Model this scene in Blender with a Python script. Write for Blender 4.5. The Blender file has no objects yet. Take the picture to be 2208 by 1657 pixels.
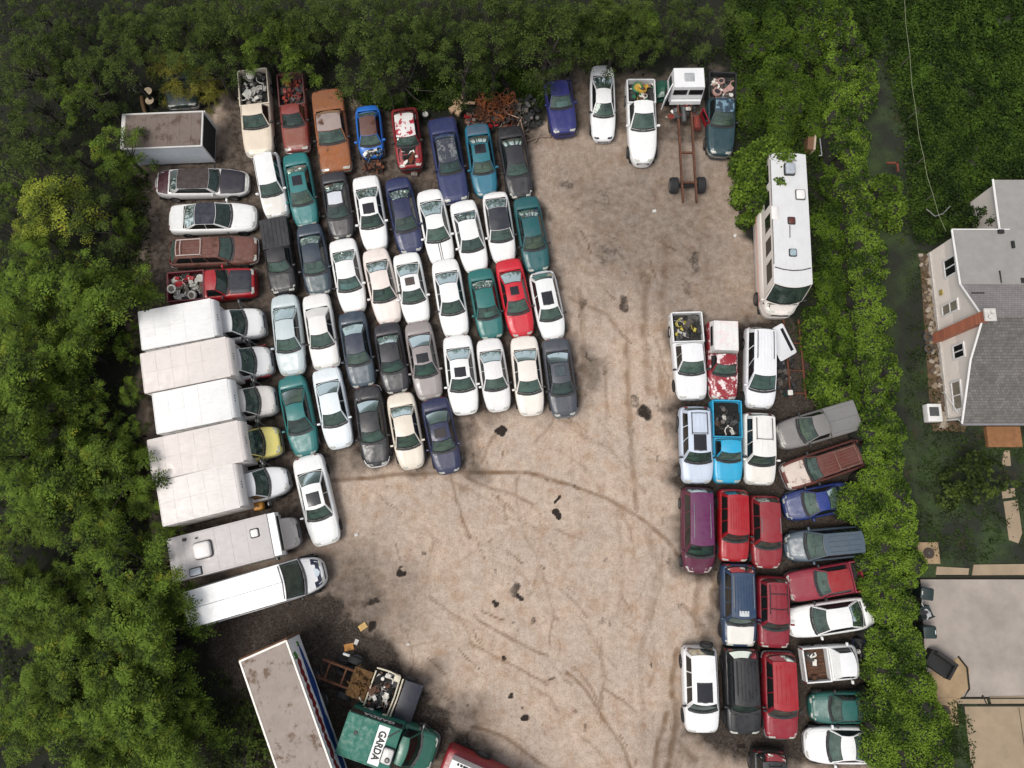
import bpy, math, random
import numpy as np
from mathutils import Vector, Matrix, noise
rnd = random.Random(7)
R = math.radians
sc = bpy.context.scene
col = sc.collection

# ------------------------------------------------------------------ camera (a drone about 41 m up, tilted 11 degrees)
F, CX, CY, TH, CAMH = 1580.0, 1104.0, 828.5, R(10.9), 41.0
CT, ST = math.cos(TH), math.sin(TH)
def G(u, v, z=0.0):
    """ground-plan position (at height z) of a place measured on the survey photograph"""
    dx = (u - CX) / F; dy = -(v - CY) / F
    Y = dy * CT + ST; Z = dy * ST - CT
    t = (z - CAMH) / Z
    return Vector((dx * t, Y * t, z))
def PXY(x, y):
    """inverse of G at z = 0, for numpy arrays"""
    zc = -CAMH
    yc = y * CT + zc * ST
    zz = -y * ST + zc * CT
    return CX + F * x / -zz, CY - F * yc / -zz
cam = bpy.data.cameras.new('camera'); camo = bpy.data.objects.new('camera', cam); col.objects.link(camo)
camo.location = (0, 0, CAMH); camo.rotation_euler = (TH, 0, 0)
cam.sensor_width = 36; cam.lens = F / 2208 * 36; cam.clip_end = 3000
sc.camera = camo

# ------------------------------------------------------------------ light
W = bpy.data.worlds.new('World'); sc.world = W; W.use_nodes = True
nt = W.node_tree
sky = nt.nodes.new('ShaderNodeTexSky'); sky.sky_type = 'NISHITA'; sky.sun_disc = False
SUN_EL, SUN_AZ = R(64), R(236)       # azimuth clockwise from +Y: light comes from the south-west
sky.sun_elevation = SUN_EL; sky.sun_rotation = SUN_AZ; sky.dust_density = 3.0; sky.ozone_density = 1.0; sky.air_density = 1.0
bg = nt.nodes['Background']; bg.inputs['Strength'].default_value = 0.104
hs = nt.nodes.new('ShaderNodeHueSaturation'); hs.inputs['Saturation'].default_value = 0.35
nt.links.new(sky.outputs[0], hs.inputs['Color']); nt.links.new(hs.outputs[0], bg.inputs['Color'])
sun = bpy.data.lights.new('sun', 'SUN'); suno = bpy.data.objects.new('sun', sun); col.objects.link(suno)
sun.energy = 1.5; sun.angle = R(24); sun.color = (1.0, 0.95, 0.88)
d = Vector((math.sin(SUN_AZ) * math.cos(SUN_EL), math.cos(SUN_AZ) * math.cos(SUN_EL), math.sin(SUN_EL)))
suno.rotation_euler = d.to_track_quat('Z', 'Y').to_euler(); suno.location = d * 60
sc.view_settings.view_transform = 'Standard'; sc.view_settings.look = 'None'
sc.view_settings.exposure = 0.72
sc.cycles.max_bounces = 6; sc.cycles.transparent_max_bounces = 12
sc.cycles.use_denoising = True

# ------------------------------------------------------------------ materials
def L1(c):
    c /= 255.0
    return c / 12.92 if c <= 0.04045 else ((c + 0.055) / 1.055) ** 2.4
def C(r, g, b, k=0.72):
    return (min(L1(r) * k, .85), min(L1(g) * k, .85), min(L1(b) * k, .85))
def new_mat(name):
    m = bpy.data.materials.new(name); m.use_nodes = True
    return m, m.node_tree, m.node_tree.nodes['Principled BSDF']
class N:
    """small node helper"""
    def __init__(s, nt): s.nt = nt
    def n(s, t, **kw):
        x = s.nt.nodes.new(t)
        for k, v in kw.items(): setattr(x, k, v)
        return x
    def l(s, a, b): s.nt.links.new(a, b)
    def noise(s, vec, scale, detail=4, rough=.55):
        x = s.n('ShaderNodeTexNoise'); x.inputs['Scale'].default_value = scale; x.inputs['Detail'].default_value = detail
        x.inputs['Roughness'].default_value = rough
        if vec is not None: s.l(vec, x.inputs['Vector'])
        return x.outputs['Fac']
    def ramp(s, fac, stops):
        x = s.n('ShaderNodeValToRGB'); e = x.color_ramp.elements
        while len(e) < len(stops): e.new(0.5)
        for i, (p, c) in enumerate(stops):
            e[i].position = p; e[i].color = (c, c, c, 1) if not isinstance(c, tuple) else (*c, 1)
        s.l(fac, x.inputs['Fac']); return x.outputs['Color']
    def mix(s, fac, a, b, mode='MIX'):
        x = s.n('ShaderNodeMix', data_type='RGBA', blend_type=mode)
        for sock, v in ((x.inputs[0], fac), (x.inputs[6], a), (x.inputs[7], b)):
            if hasattr(v, 'is_linked'): s.l(v, sock)
            elif isinstance(v, tuple): sock.default_value = (*v, 1)
            else: sock.default_value = v
        return x.outputs[2]
    def math(s, op, a, b=0.0):
        x = s.n('ShaderNodeMath', operation=op)
        for i, v in enumerate((a, b)):
            if hasattr(v, 'is_linked'): s.l(v, x.inputs[i])
            else: x.inputs[i].default_value = v
        return x.outputs[0]
    def objvec(s, k=40.0):
        tc = s.n('ShaderNodeTexCoord'); oi = s.n('ShaderNodeObjectInfo')
        a = s.n('ShaderNodeVectorMath', operation='ADD'); m = s.math('MULTIPLY', oi.outputs['Random'], k)
        s.l(tc.outputs['Object'], a.inputs[0]); s.l(m, a.inputs[1]); return a.outputs[0]
_mc = {}
def paint(rgb, rust=0.0, dirt=0.35, rough=0.32, fade=0.0, metal=0.0, rustcol=(96, 56, 34), chip=None):
    """vehicle paint: base colour with grime film, optional sun-bleached and rusted patches"""
    key = ('p', rgb, rust, dirt, rough, fade, metal, rustcol, chip)
    if key in _mc: return _mc[key]
    m, nt, b = new_mat('paint'); q = N(nt); v = q.objvec()
    base = C(*rgb, .52 if max(rgb) < 200 else .74)
    c = q.mix(q.math('MULTIPLY', q.ramp(q.noise(v, 1.7, 5), [(.35, 0.0), (.75, 1.0)]), dirt * .8), base, tuple(x * .68 + .018 for x in base))
    streak = q.n('ShaderNodeMapping'); streak.inputs['Scale'].default_value = (1.2, 9, 1); q.l(v, streak.inputs['Vector'])
    c = q.mix(q.math('MULTIPLY', q.ramp(q.noise(streak.outputs[0], 2.2, 4), [(.52, 0.0), (.8, 1.0)]), dirt * .55), c, C(120, 108, 92))
    if fade: c = q.mix(q.math('MULTIPLY', q.ramp(q.noise(v, 1.1, 3), [(.4, 0.0), (.62, 1.0)]), fade), c, tuple(min(.8, x * .7 + .06) for x in base))
    if chip: c = q.mix(q.ramp(q.noise(v, 2.4, 7, .66), [(.52, 0.0), (.56, 1.0)]), c, C(*chip))
    if rust:
        rm = q.ramp(q.noise(v, 1.5, 7, .68), [(.72 - .42 * rust, 0.0), (.80 - .40 * rust, 1.0)])
        rc = q.mix(q.noise(v, 9, 4), C(*rustcol), tuple(x * .55 for x in C(*rustcol)))
        c = q.mix(rm, c, rc)
    q.l(c, b.inputs['Base Color'])
    rr = q.ramp(q.noise(v, 4, 3), [(.3, rough * .8), (.7, min(1, rough * 1.5 + .1))]); q.l(rr, b.inputs['Roughness'])
    b.inputs['Coat Weight'].default_value = .14 if rust < .4 and rough < .5 else 0; b.inputs['Coat Roughness'].default_value = .15
    b.inputs['Metallic'].default_value = metal
    bp = q.n('ShaderNodeBump'); bp.inputs['Strength'].default_value = .06; bp.inputs['Distance'].default_value = .02
    q.l(q.noise(v, 2.2, 2), bp.inputs['Height']); q.l(bp.outputs[0], b.inputs['Normal'])
    _mc[key] = m; return m
def plain(name, rgb, rough=.6, metal=0.0, var=.35, scale=6, k=.72):
    key = ('s', name, rgb, rough, metal)
    if key in _mc: return _mc[key]
    m, nt, b = new_mat(name); q = N(nt); v = q.objvec()
    base = C(*rgb, k)
    c = q.mix(q.ramp(q.noise(v, scale, 6, .65), [(.3, 0.0), (.72, 1.0)]), base, tuple(x * (1 - var) for x in base))
    q.l(c, b.inputs['Base Color']); b.inputs['Roughness'].default_value = rough; b.inputs['Metallic'].default_value = metal
    _mc[key] = m; return m
def rusty(rgb=(122, 70, 42)):
    key = ('r', rgb)
    if key in _mc: return _mc[key]
    m, nt, b = new_mat('rust'); q = N(nt); v = q.objvec(); c0 = C(*rgb)
    c = q.mix(q.ramp(q.noise(v, 3, 8, .7), [(.35, 0.0), (.65, 1.0)]), c0, tuple(x * .4 for x in c0))
    c = q.mix(q.ramp(q.noise(v, 11, 4, .7), [(.55, 0.0), (.7, 1.0)]), c, C(150, 95, 60))
    q.l(c, b.inputs['Base Color']); b.inputs['Roughness'].default_value = .9
    _mc[key] = m; return m
def glass(tint=(.50, .66, .58), film=.30):
    """tinted car glass with a film of dust; the dashboard and seats show through it"""
    key = ('g', tint, film)
    if key in _mc: return _mc[key]
    m, nt, b = new_mat('tinted_glass'); q = N(nt); v = q.objvec()
    tr = q.n('ShaderNodeBsdfTransparent'); tr.inputs[0].default_value = (*tint, 1)
    gl = q.n('ShaderNodeBsdfGlossy'); gl.inputs['Roughness'].default_value = .06; gl.inputs['Color'].default_value = (.9, 1, .96, 1)
    fr = q.n('ShaderNodeFresnel'); fr.inputs['IOR'].default_value = 1.55
    mx = q.n('ShaderNodeMixShader'); q.l(fr.outputs[0], mx.inputs[0]); q.l(tr.outputs[0], mx.inputs[1]); q.l(gl.outputs[0], mx.inputs[2])
    df = q.n('ShaderNodeBsdfDiffuse'); df.inputs[0].default_value = (.17, .255, .215, 1)
    m2 = q.n('ShaderNodeMixShader')
    q.l(q.math('MULTIPLY', q.ramp(q.noise(v, 2.6, 4), [(.3, .35), (.7, 1.0)]), film), m2.inputs[0])
    q.l(mx.outputs[0], m2.inputs[1]); q.l(df.outputs[0], m2.inputs[2])
    out = nt.nodes['Material Output']; q.l(m2.outputs[0], out.inputs['Surface'])
    _mc[key] = m; return m
M_RUBBER = plain('rubber', (38, 38, 40), .85)
M_SEAL = plain('black_seal', (26, 27, 28), .5)
M_TRIM = plain('black_plastic', (44, 44, 46), .6)
M_DASH = plain('dashboard_vinyl', (128, 132, 124), .8)
M_CHROME = plain('chrome', (205, 205, 205), .22, .85, .25)
M_STEEL = plain('dull_steel', (120, 120, 120), .45, .6)
M_LAMP = plain('lamp_lens', (205, 205, 195), .15)
M_RED = plain('red_lens', (165, 30, 30), .2)
M_AMBER = plain('amber_lens', (225, 140, 30), .3)
M_UNDER = plain('underbody', (26, 26, 26), .9)
M_SEATS = [plain('seat_fabric', c, .9) for c in ((140, 136, 126), (165, 150, 126), (96, 98, 104), (150, 150, 146), (66, 64, 62))]

# ------------------------------------------------------------------ mesh builder
class MB:
    def __init__(s): s.v = []; s.f = []; s.m = []
    def add(s, vs, fs, m=0):
        o = len(s.v); s.v += [tuple(p) for p in vs]
        for f in fs: s.f.append(tuple(i + o for i in f)); s.m.append(m)
    def box(s, x0, x1, y0, y1, z0, z1, m=0, M=None, tx=0.0, ty=0.0):
        vs = [(x0, y0, z0), (x1, y0, z0), (x1, y1, z0), (x0, y1, z0), (x0 + tx, y0 + ty, z1), (x1 - tx, y0 + ty, z1), (x1 - tx, y1 - ty, z1), (x0 + tx, y1 - ty, z1)]
        if M is not None: vs = [M @ Vector(p) for p in vs]
        s.add(vs, [(0, 3, 2, 1), (4, 5, 6, 7), (0, 1, 5, 4), (1, 2, 6, 5), (2, 3, 7, 6), (3, 0, 4, 7)], m)
    def rbox(s, x0, x1, y0, y1, z0, z1, r=.05, m=0, M=None, n=3):
        """box with rounded vertical edges and a chamfered top"""
        pts = []
        for cx, cy, a0 in ((x1 - r, y1 - r, 0), (x0 + r, y1 - r, 90), (x0 + r, y0 + r, 180), (x1 - r, y0 + r, 270)):
            for k in range(n + 1):
                a = R(a0 + 90 * k / n); pts.append((cx + r * math.cos(a), cy + r * math.sin(a)))
        c = r * .5
        mx, my = (x0 + x1) / 2, (y0 + y1) / 2; w, h = (x1 - x0) / 2, (y1 - y0) / 2
        rings = [[(x, y, z0) for x, y in pts], [(x, y, z1 - c) for x, y in pts],
                 [(mx + (x - mx) * (w - c * .4) / w, my + (y - my) * (h - c * .4) / h, z1 - c * .3) for x, y in pts],
                 [(mx + (x - mx) * (w - c) / w, my + (y - my) * (h - c) / h, z1) for x, y in pts]]
        s.rings(rings, m, M, cap=True)
    def rings(s, rings, m=0, M=None, cap=False, closed=True):
        k = len(rings[0]); vs = [p for r in rings for p in r]
        if M is not None: vs = [M @ Vector(p) for p in vs]
        fs = []
        for i in range(len(rings) - 1):
            for j in range(k if closed else k - 1):
                j2 = (j + 1) % k; fs.append((i * k + j, i * k + j2, (i + 1) * k + j2, (i + 1) * k + j))
        if cap:
            fs.append(tuple(range(k - 1, -1, -1))); fs.append(tuple((len(rings) - 1) * k + j for j in range(k)))
        s.add(vs, fs, m)
    def tube(s, pts, r, m=0, n=7, cap=True, M=None):
        pts = [Vector(p) for p in pts]; rings = []
        for i, p in enumerate(pts):
            t = (pts[min(i + 1, len(pts) - 1)] - pts[max(i - 1, 0)])
            if t.length < 1e-9: t = Vector((0, 0, 1))
            t.normalize()
            a = t.cross(Vector((0, 0, 1)) if abs(t.z) < .9 else Vector((1, 0, 0))).normalized(); b = t.cross(a)
            rr = r[i] if isinstance(r, (list, tuple)) else r
            rings.append([p + (a * math.cos(2 * math.pi * k / n) + b * math.sin(2 * math.pi * k / n)) * rr for k in range(n)])
        s.rings(rings, m, M, cap)
    def cyl(s, c, axis, r, h, m=0, n=20, m_cap=None, r2=None):
        c = Vector(c); ax = Vector(axis).normalized(); r2 = r if r2 is None else r2
        a = ax.cross(Vector((0, 0, 1)) if abs(ax.z) < .9 else Vector((1, 0, 0))).normalized(); b = ax.cross(a)
        ring = lambda q, rr: [q + (a * math.cos(2 * math.pi * k / n) + b * math.sin(2 * math.pi * k / n)) * rr for k in range(n)]
        o = len(s.v)
        s.rings([ring(c - ax * h / 2, r), ring(c + ax * h / 2, r2)], m)
        s.f.append(tuple(o + k for k in range(n - 1, -1, -1))); s.m.append(m if m_cap is None else m_cap)
        s.f.append(tuple(o + n + k for k in range(n))); s.m.append(m if m_cap is None else m_cap)
    def wheel(s, c, axis, r=.32, w=.2, m_t=0, m_r=1, n=22):
        c = Vector(c); ax = Vector(axis).normalized()
        a = ax.cross(Vector((0, 0, 1)) if abs(ax.z) < .9 else Vector((1, 0, 0))).normalized(); b = ax.cross(a)
        prof = [(-.5 * w, .58 * r, m_r), (-.5 * w, .66 * r, m_t), (-.5 * w, .92 * r, m_t), (-.36 * w, r, m_t), (.36 * w, r, m_t), (.5 * w, .92 * r, m_t), (.5 * w, .66 * r, m_r), (.40 * w, .58 * r, m_r), (.3 * w, .2 * r, m_r), (.36 * w, .12 * r, m_r)]
        rings = [[c + ax * h + (a * math.cos(2 * math.pi * k / n) + b * math.sin(2 * math.pi * k / n)) * rr for k in range(n)] for h, rr, _ in prof]
        for i in range(len(rings) - 1): s.rings(rings[i:i + 2], prof[i][2])
        o = len(s.v); s.v += [tuple(p) for p in rings[-1]] + [tuple(p) for p in rings[0]]
        s.f.append(tuple(o + k for k in range(n))); s.m.append(m_r)
        s.f.append(tuple(o + n + k for k in range(n - 1, -1, -1))); s.m.append(m_r)
    def patch(s, fn, us, vs, sel=None, m=0):
        idx = {}
        def vid(i, j):
            if (i, j) not in idx:
                idx[(i, j)] = len(s.v); s.v.append(tuple(fn(us[i], vs[j])))
            return idx[(i, j)]
        for i in range(len(us) - 1):
            for j in range(len(vs) - 1):
                if sel is None or sel(i, j):
                    s.f.append((vid(i, j), vid(i + 1, j), vid(i + 1, j + 1), vid(i, j + 1))); s.m.append(m)
    def build(s, name, mats, parent=None, smooth=None):
        if not s.f: return None
        me = bpy.data.meshes.new(name); me.from_pydata(s.v, [], s.f)
        for mt in (mats if isinstance(mats, (list, tuple)) else [mats]): me.materials.append(mt)
        me.polygons.foreach_set('material_index', s.m)
        if smooth:
            me.shade_smooth(); me.set_sharp_from_angle(angle=R(smooth))
        me.update()
        o = bpy.data.objects.new(name, me); col.objects.link(o)
        if parent is not None: o.parent = parent
        return o
def tag(o, label=None, cat=None, group=None, kind=None):
    for k, v in (('label', label), ('category', cat), ('group', group), ('kind', kind)):
        if v: o[k] = v
    return o
def empty(name, loc, rz=0.0, label=None, cat=None, group=None):
    o = bpy.data.objects.new(name, None); o.empty_display_size = .3; col.objects.link(o)
    o.location = loc; o.rotation_euler = (0, 0, rz); return tag(o, label, cat, group)
def copy_tree(o, parent=None):
    kids = list(o.children)
    c = o.copy(); col.objects.link(c)
    if parent is not None: c.parent = parent
    for k in kids: copy_tree(k, c)
    return c
def text_mesh(txt, size, parent, mat, M, name='lettering', ext=.003, bold=True, sx=1.0):
    cu = bpy.data.curves.new(name, 'FONT'); cu.body = txt; cu.size = size; cu.extrude = ext; cu.align_x = 'CENTER'; cu.align_y = 'CENTER'
    cu.offset = .012 * size / .3 if bold else 0
    to = bpy.data.objects.new('lettering_source', cu); col.objects.link(to)
    dg = bpy.context.evaluated_depsgraph_get(); me = bpy.data.meshes.new_from_object(to.evaluated_get(dg))
    bpy.data.objects.remove(to); bpy.data.curves.remove(cu)
    me.transform(M @ Matrix.Diagonal((sx, 1, 1, 1))); me.materials.clear(); me.materials.append(mat)
    o = bpy.data.objects.new(name, me); col.objects.link(o); o.parent = parent; return o
# ------------------------------------------------------------------ vehicles
M_SHELF = [plain('parcel_shelf', c_, .9) for c_ in ((84, 88, 72), (60, 60, 56), (104, 104, 88))]
M_SIDE = plain('dark_side_glass', (34, 38, 38), .12, 0, .2)
TY = {
 'sedan':   dict(W=1.80, H=1.42, hood=.265, wt=.405, re=.655, rb=.825, belt=.92, hf=.72, tr=.97, nF=4.6, nR=6.0, rw=.63, bw=.88, nw=2, cat='car'),
 'coupe':   dict(W=1.78, H=1.34, hood=.275, wt=.42, re=.62, rb=.835, belt=.90, hf=.68, tr=.96, nF=4.2, nR=5.0, rw=.60, bw=.88, nw=1, cat='car'),
 'old':     dict(W=1.90, H=1.42, hood=.30, wt=.415, re=.665, rb=.775, belt=.92, hf=.84, tr=.92, nF=9., nR=9., rw=.66, bw=.86, nw=2, cat='car', bump='chrome'),
 'hatch':   dict(W=1.74, H=1.42, hood=.25, wt=.40, re=.82, rb=.955, belt=.93, hf=.72, tr=.98, nF=4.6, nR=6., rw=.63, bw=.88, nw=2, cat='car'),
 'wagon':   dict(W=1.78, H=1.48, hood=.27, wt=.385, re=.90, rb=.975, belt=.95, hf=.80, tr=.98, nF=7., nR=9., rw=.70, bw=.88, nw=3, cat='car'),
 'suv':     dict(W=1.88, H=1.76, hood=.265, wt=.365, re=.925, rb=.982, belt=1.10, hf=.96, tr=1.1, nF=7., nR=10., rw=.70, bw=.90, nw=3, cat='suv', wr=.37),
 'minivan': dict(W=1.90, H=1.76, hood=.185, wt=.33, re=.92, rb=.98, belt=1.08, hf=.80, tr=1.05, nF=4.2, nR=8., rw=.68, bw=.90, nw=3, cat='minivan'),
 'pickup':  dict(W=1.88, H=1.72, hood=.285, wt=.385, re=.515, rb=.545, belt=1.08, hf=.95, tr=1.08, nF=7., nR=14., rw=.66, bw=.88, nw=1, cat='pickup truck', bed=.565, wr=.37),
 'pickup2': dict(W=1.90, H=1.76, hood=.265, wt=.36, re=.60, rb=.625, belt=1.08, hf=.95, tr=1.08, nF=7., nR=14., rw=.66, bw=.88, nw=2, cat='pickup truck', bed=.645, wr=.37),
 'truck':   dict(W=1.86, H=2.15, hood=.2, wt=.28, re=.4, rb=.41, belt=1.30, hf=1.12, tr=1.30, nF=7., nR=22., rw=.70, bw=.90, nw=1, cat='truck', wr=.40, bump='grey', rearglass=False),
 'bus':     dict(W=2.25, H=2.75, hood=.115, wt=.205, re=.985, rb=.998, belt=1.35, hf=1.1, tr=1.35, nF=6., nR=22., rw=.90, bw=.95, nw=6, cat='bus', wr=.40, t0=.38, t1=.86, gap=.03),
}
CARS = "junked vehicles packed in rows on the dirt lot"
def heap_mesh(mb, cx, cy, a, b, z0, h, n, nm, rng, M=None, kinds='bptd'):
    """a jumble of bent panels, boxes, pipes and discs"""
    for i in range(n):
        x = cx + rng.uniform(-a, a) / 2; y = cy + rng.uniform(-b, b) / 2; z = z0 + rng.random() ** 1.6 * h
        T = Matrix.Translation((x, y, z)) @ Matrix.Rotation(rng.uniform(0, 6.28), 4, 'Z') @ Matrix.Rotation(rng.uniform(-.6, .6), 4, 'X') @ Matrix.Rotation(rng.uniform(-.5, .5), 4, 'Y')
        if M is not None: T = M @ T
        k = rng.choice(kinds); m = rng.randrange(nm); s = rng.uniform(.5, 1.0)
        if k == 'b': mb.box(-.16 * s, .16 * s, -.11 * s, .11 * s, 0, .14 * s, m, T, .02 * s, .02 * s)
        elif k == 'p':
            w, l = .2 * s, .32 * s
            mb.patch(lambda u, v: T @ Vector((u * l, v * w, .06 * s * math.sin(3 * u + 2 * v))), [-1, -.4, .3, 1], [-1, 0, 1], None, m)
        elif k == 't': mb.tube([T @ Vector((t * .5 * s, .12 * s * math.sin(4 * t), .05 * math.cos(3 * t))) for t in (-1, -.6, -.2, .2, .6, 1)], .02 + .02 * rng.random(), m, 5)
        elif k == 'd': mb.cyl(T @ Vector((0, 0, .05)), T.to_3x3() @ Vector((0, 0, 1)), .13 * s, .07, m, 12)
        elif k == 'k': mb.wheel(T @ Vector((0, 0, .1)), T.to_3x3() @ Vector((0, 0, 1)), .27 * s + .06, .17, m, (m + 1) % nm, 16)
        elif k == 'w': mb.tube([T @ Vector((.28 * s * math.cos(t), .22 * s * math.sin(t * 1.1), .12 * math.sin(2 * t))) for t in [q * .55 for q in range(14)]], .022, m, 5)
JUNK = [plain('scrap', c, .6) for c in ((246, 242, 232), (60, 60, 62), (130, 120, 110), (35, 36, 38), (110, 75, 55))]
JUNKD = [plain('scrap', c, .6) for c in ((45, 45, 46), (60, 58, 55), (90, 82, 75), (35, 36, 38), (80, 60, 48))]
def car(kind, rear, front, rgb, label, name=None, z=.6, **o):
    """one vehicle; rear and front are where its two ends stand on the survey photograph"""
    P = dict(TY[kind]); P.update(o); P.setdefault('ws_seal', 1)
    a, b = (q_.copy() if isinstance(q_, Vector) else G(*q_, z) for q_ in (rear, front)); a.z = b.z = 0
    L = (b - a).length; hd = math.atan2(b.y - a.y, b.x - a.x); mid = (a + b) / 2
    nm = name or {'sedan': 'sedan', 'coupe': 'coupe', 'old': 'old_sedan', 'hatch': 'hatchback', 'truck': 'box_truck', 'wagon': 'station_wagon', 'suv': 'suv', 'minivan': 'minivan', 'pickup': 'pickup_truck', 'pickup2': 'pickup_truck', 'bus': 'bus'}[kind]
    root = empty(nm, (mid.x, mid.y, P.get('z0', 0.0)), hd, label, P['cat'], P.get('group', CARS))
    rng = random.Random(hash(label) & 0xffff if False else sum(map(ord, label)))
    W_, H_, hood, wt, re_, rb, belt, hf, tr = (P[k] for k in ('W', 'H', 'hood', 'wt', 're', 'rb', 'belt', 'hf', 'tr'))
    if not P.get('bed') and kind not in ('bus', 'truck'): hood += rng.uniform(-.012, .012); wt += rng.uniform(-.015, .01); re_ += rng.uniform(-.02, .015); rb += rng.uniform(-.012, .008); P['nF'] *= rng.uniform(.85, 1.25); P['nR'] *= rng.uniform(.85, 1.3); P['rw'] *= rng.uniform(.97, 1.04); H_ *= rng.uniform(.98, 1.03)
    W_ *= P.get('wk', .90 if H_ < 1.55 else .93 if kind not in ('bus', 'truck') else .97); hw = W_ / 2
    pk = dict(rust=P.get('rust', 0), dirt=P.get('dirt', .35), rough=P.get('rough', .32), fade=P.get('fade', .14 if max(rgb) < 215 else 0), chip=P.get('chip'))
    body = paint(rgb, **pk)
    sub = lambda key: paint(P[key], **{**pk, **P.get(key + '_p', {})}) if key in P else body
    X = lambda s: L / 2 - s * L
    bed = P.get('bed'); box0 = P.get('box')
    send = bed or box0 or 1.0
    def plan(s):
        t = 2 * s - 1; n = P['nF'] if t < 0 else P['nR']
        return max(0.0, 1 - abs(t) ** n) ** (1 / n) * (1 - .035 * max(0, -t) ** 2)
    ZS = ([0, .012, .05, hood, rb, .97, 1], [hf - .17, hf - .05, hf, belt, tr, tr - .03, tr - .18])
    dk = lambda s: float(np.interp(s, *ZS))
    YF = [0, .2, .4, .6, .78, .88, .95, 1.0]
    ZO = [.035, .033, .028, .016, 0, -.02, -.055, -.16]
    dent = P.get('dent', .007); seed = Vector((rng.uniform(0, 50), rng.uniform(0, 50), 0))
    def surf(s, yf, off=0.0):
        y = yf * hw * plan(s); zz = dk(s) + float(np.interp(abs(yf), YF, ZO)) + off
        if s < hood:
            zz += .014 * math.exp(-((abs(yf) - .58) / .09) ** 2) * min(1, (s - 0) / .06)
        if dent: zz += dent * noise.noise(Vector((s * 12, yf * 2.5, 0)) + seed) * (1 if s < hood + .01 or s > rb else .0)
        return Vector((X(s), y, zz))
    # ---- body shell
    mb = MB()
    st = sorted(set([0.0, .003, .010, .022, .04, .07, .11, .16, .21, hood, wt, (hood + wt) / 2, .5, re_, (re_ + rb) / 2, rb, .9, .94, .965, .982, .992, .997, 1.0, send]))
    st = [s for s in st if s <= send + 1e-9]
    rows = []
    for s in st:
        w = hw * plan(s); d_ = dk(s); half = [(surf(s, yf).y, surf(s, yf).z) for yf in YF]
        half += [(w * 1.005, .52 * d_ + .02), (w * .985, .34), (w * .93, .24)]
        rows.append([(X(s), -y, zz) for y, zz in reversed(half[1:])] + [(X(s), y, zz) for y, zz in half])
    k = len(rows[0]); nh = len(YF) + 3; c0 = nh - 1
    vs = [p for r in rows for p in r]; fs = []
    for i in range(len(rows) - 1):
        inside = st[i] >= hood - 1e-6 and st[i + 1] <= rb + 1e-6
        for j in range(k - 1):
            if inside and abs(j + .5 - c0) < 4: continue
            fs.append((i * k + j, i * k + j + 1, (i + 1) * k + j + 1, (i + 1) * k + j))
    if send < 1: fs.append(tuple((len(rows) - 1) * k + j for j in range(k)))
    mb.add(vs, fs)
    mb.box(X(send) + .05, X(0) - .3, -hw * .88, hw * .88, .22, .26, 1)
    # ---- cabin
    zb = belt - .015; r_w = P['rw'] * hw; b_w = P['bw'] * hw
    bowb = P.get('bowb', .17); bowt = P.get('bowt', .10)
    def ws(u, v):
        p0 = Vector((X(hood) - bowb * u * u, u * b_w, zb + .02 * (1 - u * u))); p1 = Vector((X(wt) - bowt * u * u, u * r_w, H_ - .045 * u * u - .02))
        q = p0.lerp(p1, v); q.z += .02 * math.sin(math.pi * v); return q
    zr = (tr if not bed else belt) - .015
    def rwf(u, v):
        p0 = Vector((X(rb) + (.12 if not bed else .02) * u * u, u * b_w * (.97 if not bed else 1), zr + .02 * (1 - u * u))); p1 = Vector((X(re_) + .05 * u * u, u * r_w * .97, H_ - .03 - .045 * u * u))
        q = p0.lerp(p1, v); q.z += .02 * math.sin(math.pi * v); return q
    def roof(u, v, off=0.0):
        q = ws(u, 1).lerp(rwf(u, 1), v); q.z += .028 * math.sin(math.pi * v) + off; return q
    def side(sg):
        def f(v, t):
            q0 = ws(sg, 0).lerp(rwf(sg, 0), v); q1 = roof(sg, v); q = q0.lerp(q1, t); q.y += sg * .03 * math.sin(math.pi * t); return q
        return f
    us = [-1, -.94, -.90, -.6, -.3, 0, .3, .6, .90, .94, 1]; vv = [0, .05, .12, .4, .7, .92, .97, 1]
    nu, nv = len(us) - 1, len(vv) - 1
    ring0 = lambda i, j: i in (0, nu - 1) or j in (0, nv - 1)
    ring1 = lambda i, j: not ring0(i, j) and (i in (1, nu - 2) or j in (1, nv - 2))
    core = lambda i, j: not ring0(i, j) and not ring1(i, j)
    P.setdefault('film', round(rng.choice((.12, .18, .24, .30, .36)), 2))
    G0 = glass(P.get('tint', (.50, .66, .58)), P.get('film', .30))
    mb.patch(ws, us, vv, ring0)
    gw = MB(); gw.patch(ws, us, vv, ring1, 1)
    if not P.get('noglass'): gw.patch(ws, us, vv, core, 0)
    rear_glass = P.get('rearglass', True)
    if rear_glass:
        mb.patch(rwf, us, vv, ring0); gr = MB(); gr.patch(rwf, us, vv, ring1, 1); gr.patch(rwf, us, vv, core, 0)
        gr.build('rear_window', [glass(P.get('rtint', P.get('tint', (.50, .66, .58))), P.get('rfilm', P.get('film', .30))), M_SEAL], root, 40)
    else: mb.patch(rwf, us, vv)
    nw = P['nw']; ts = [0, P.get('t0', .09), P.get('t1', .94), 1]; gp = P.get('gap', .012)
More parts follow.
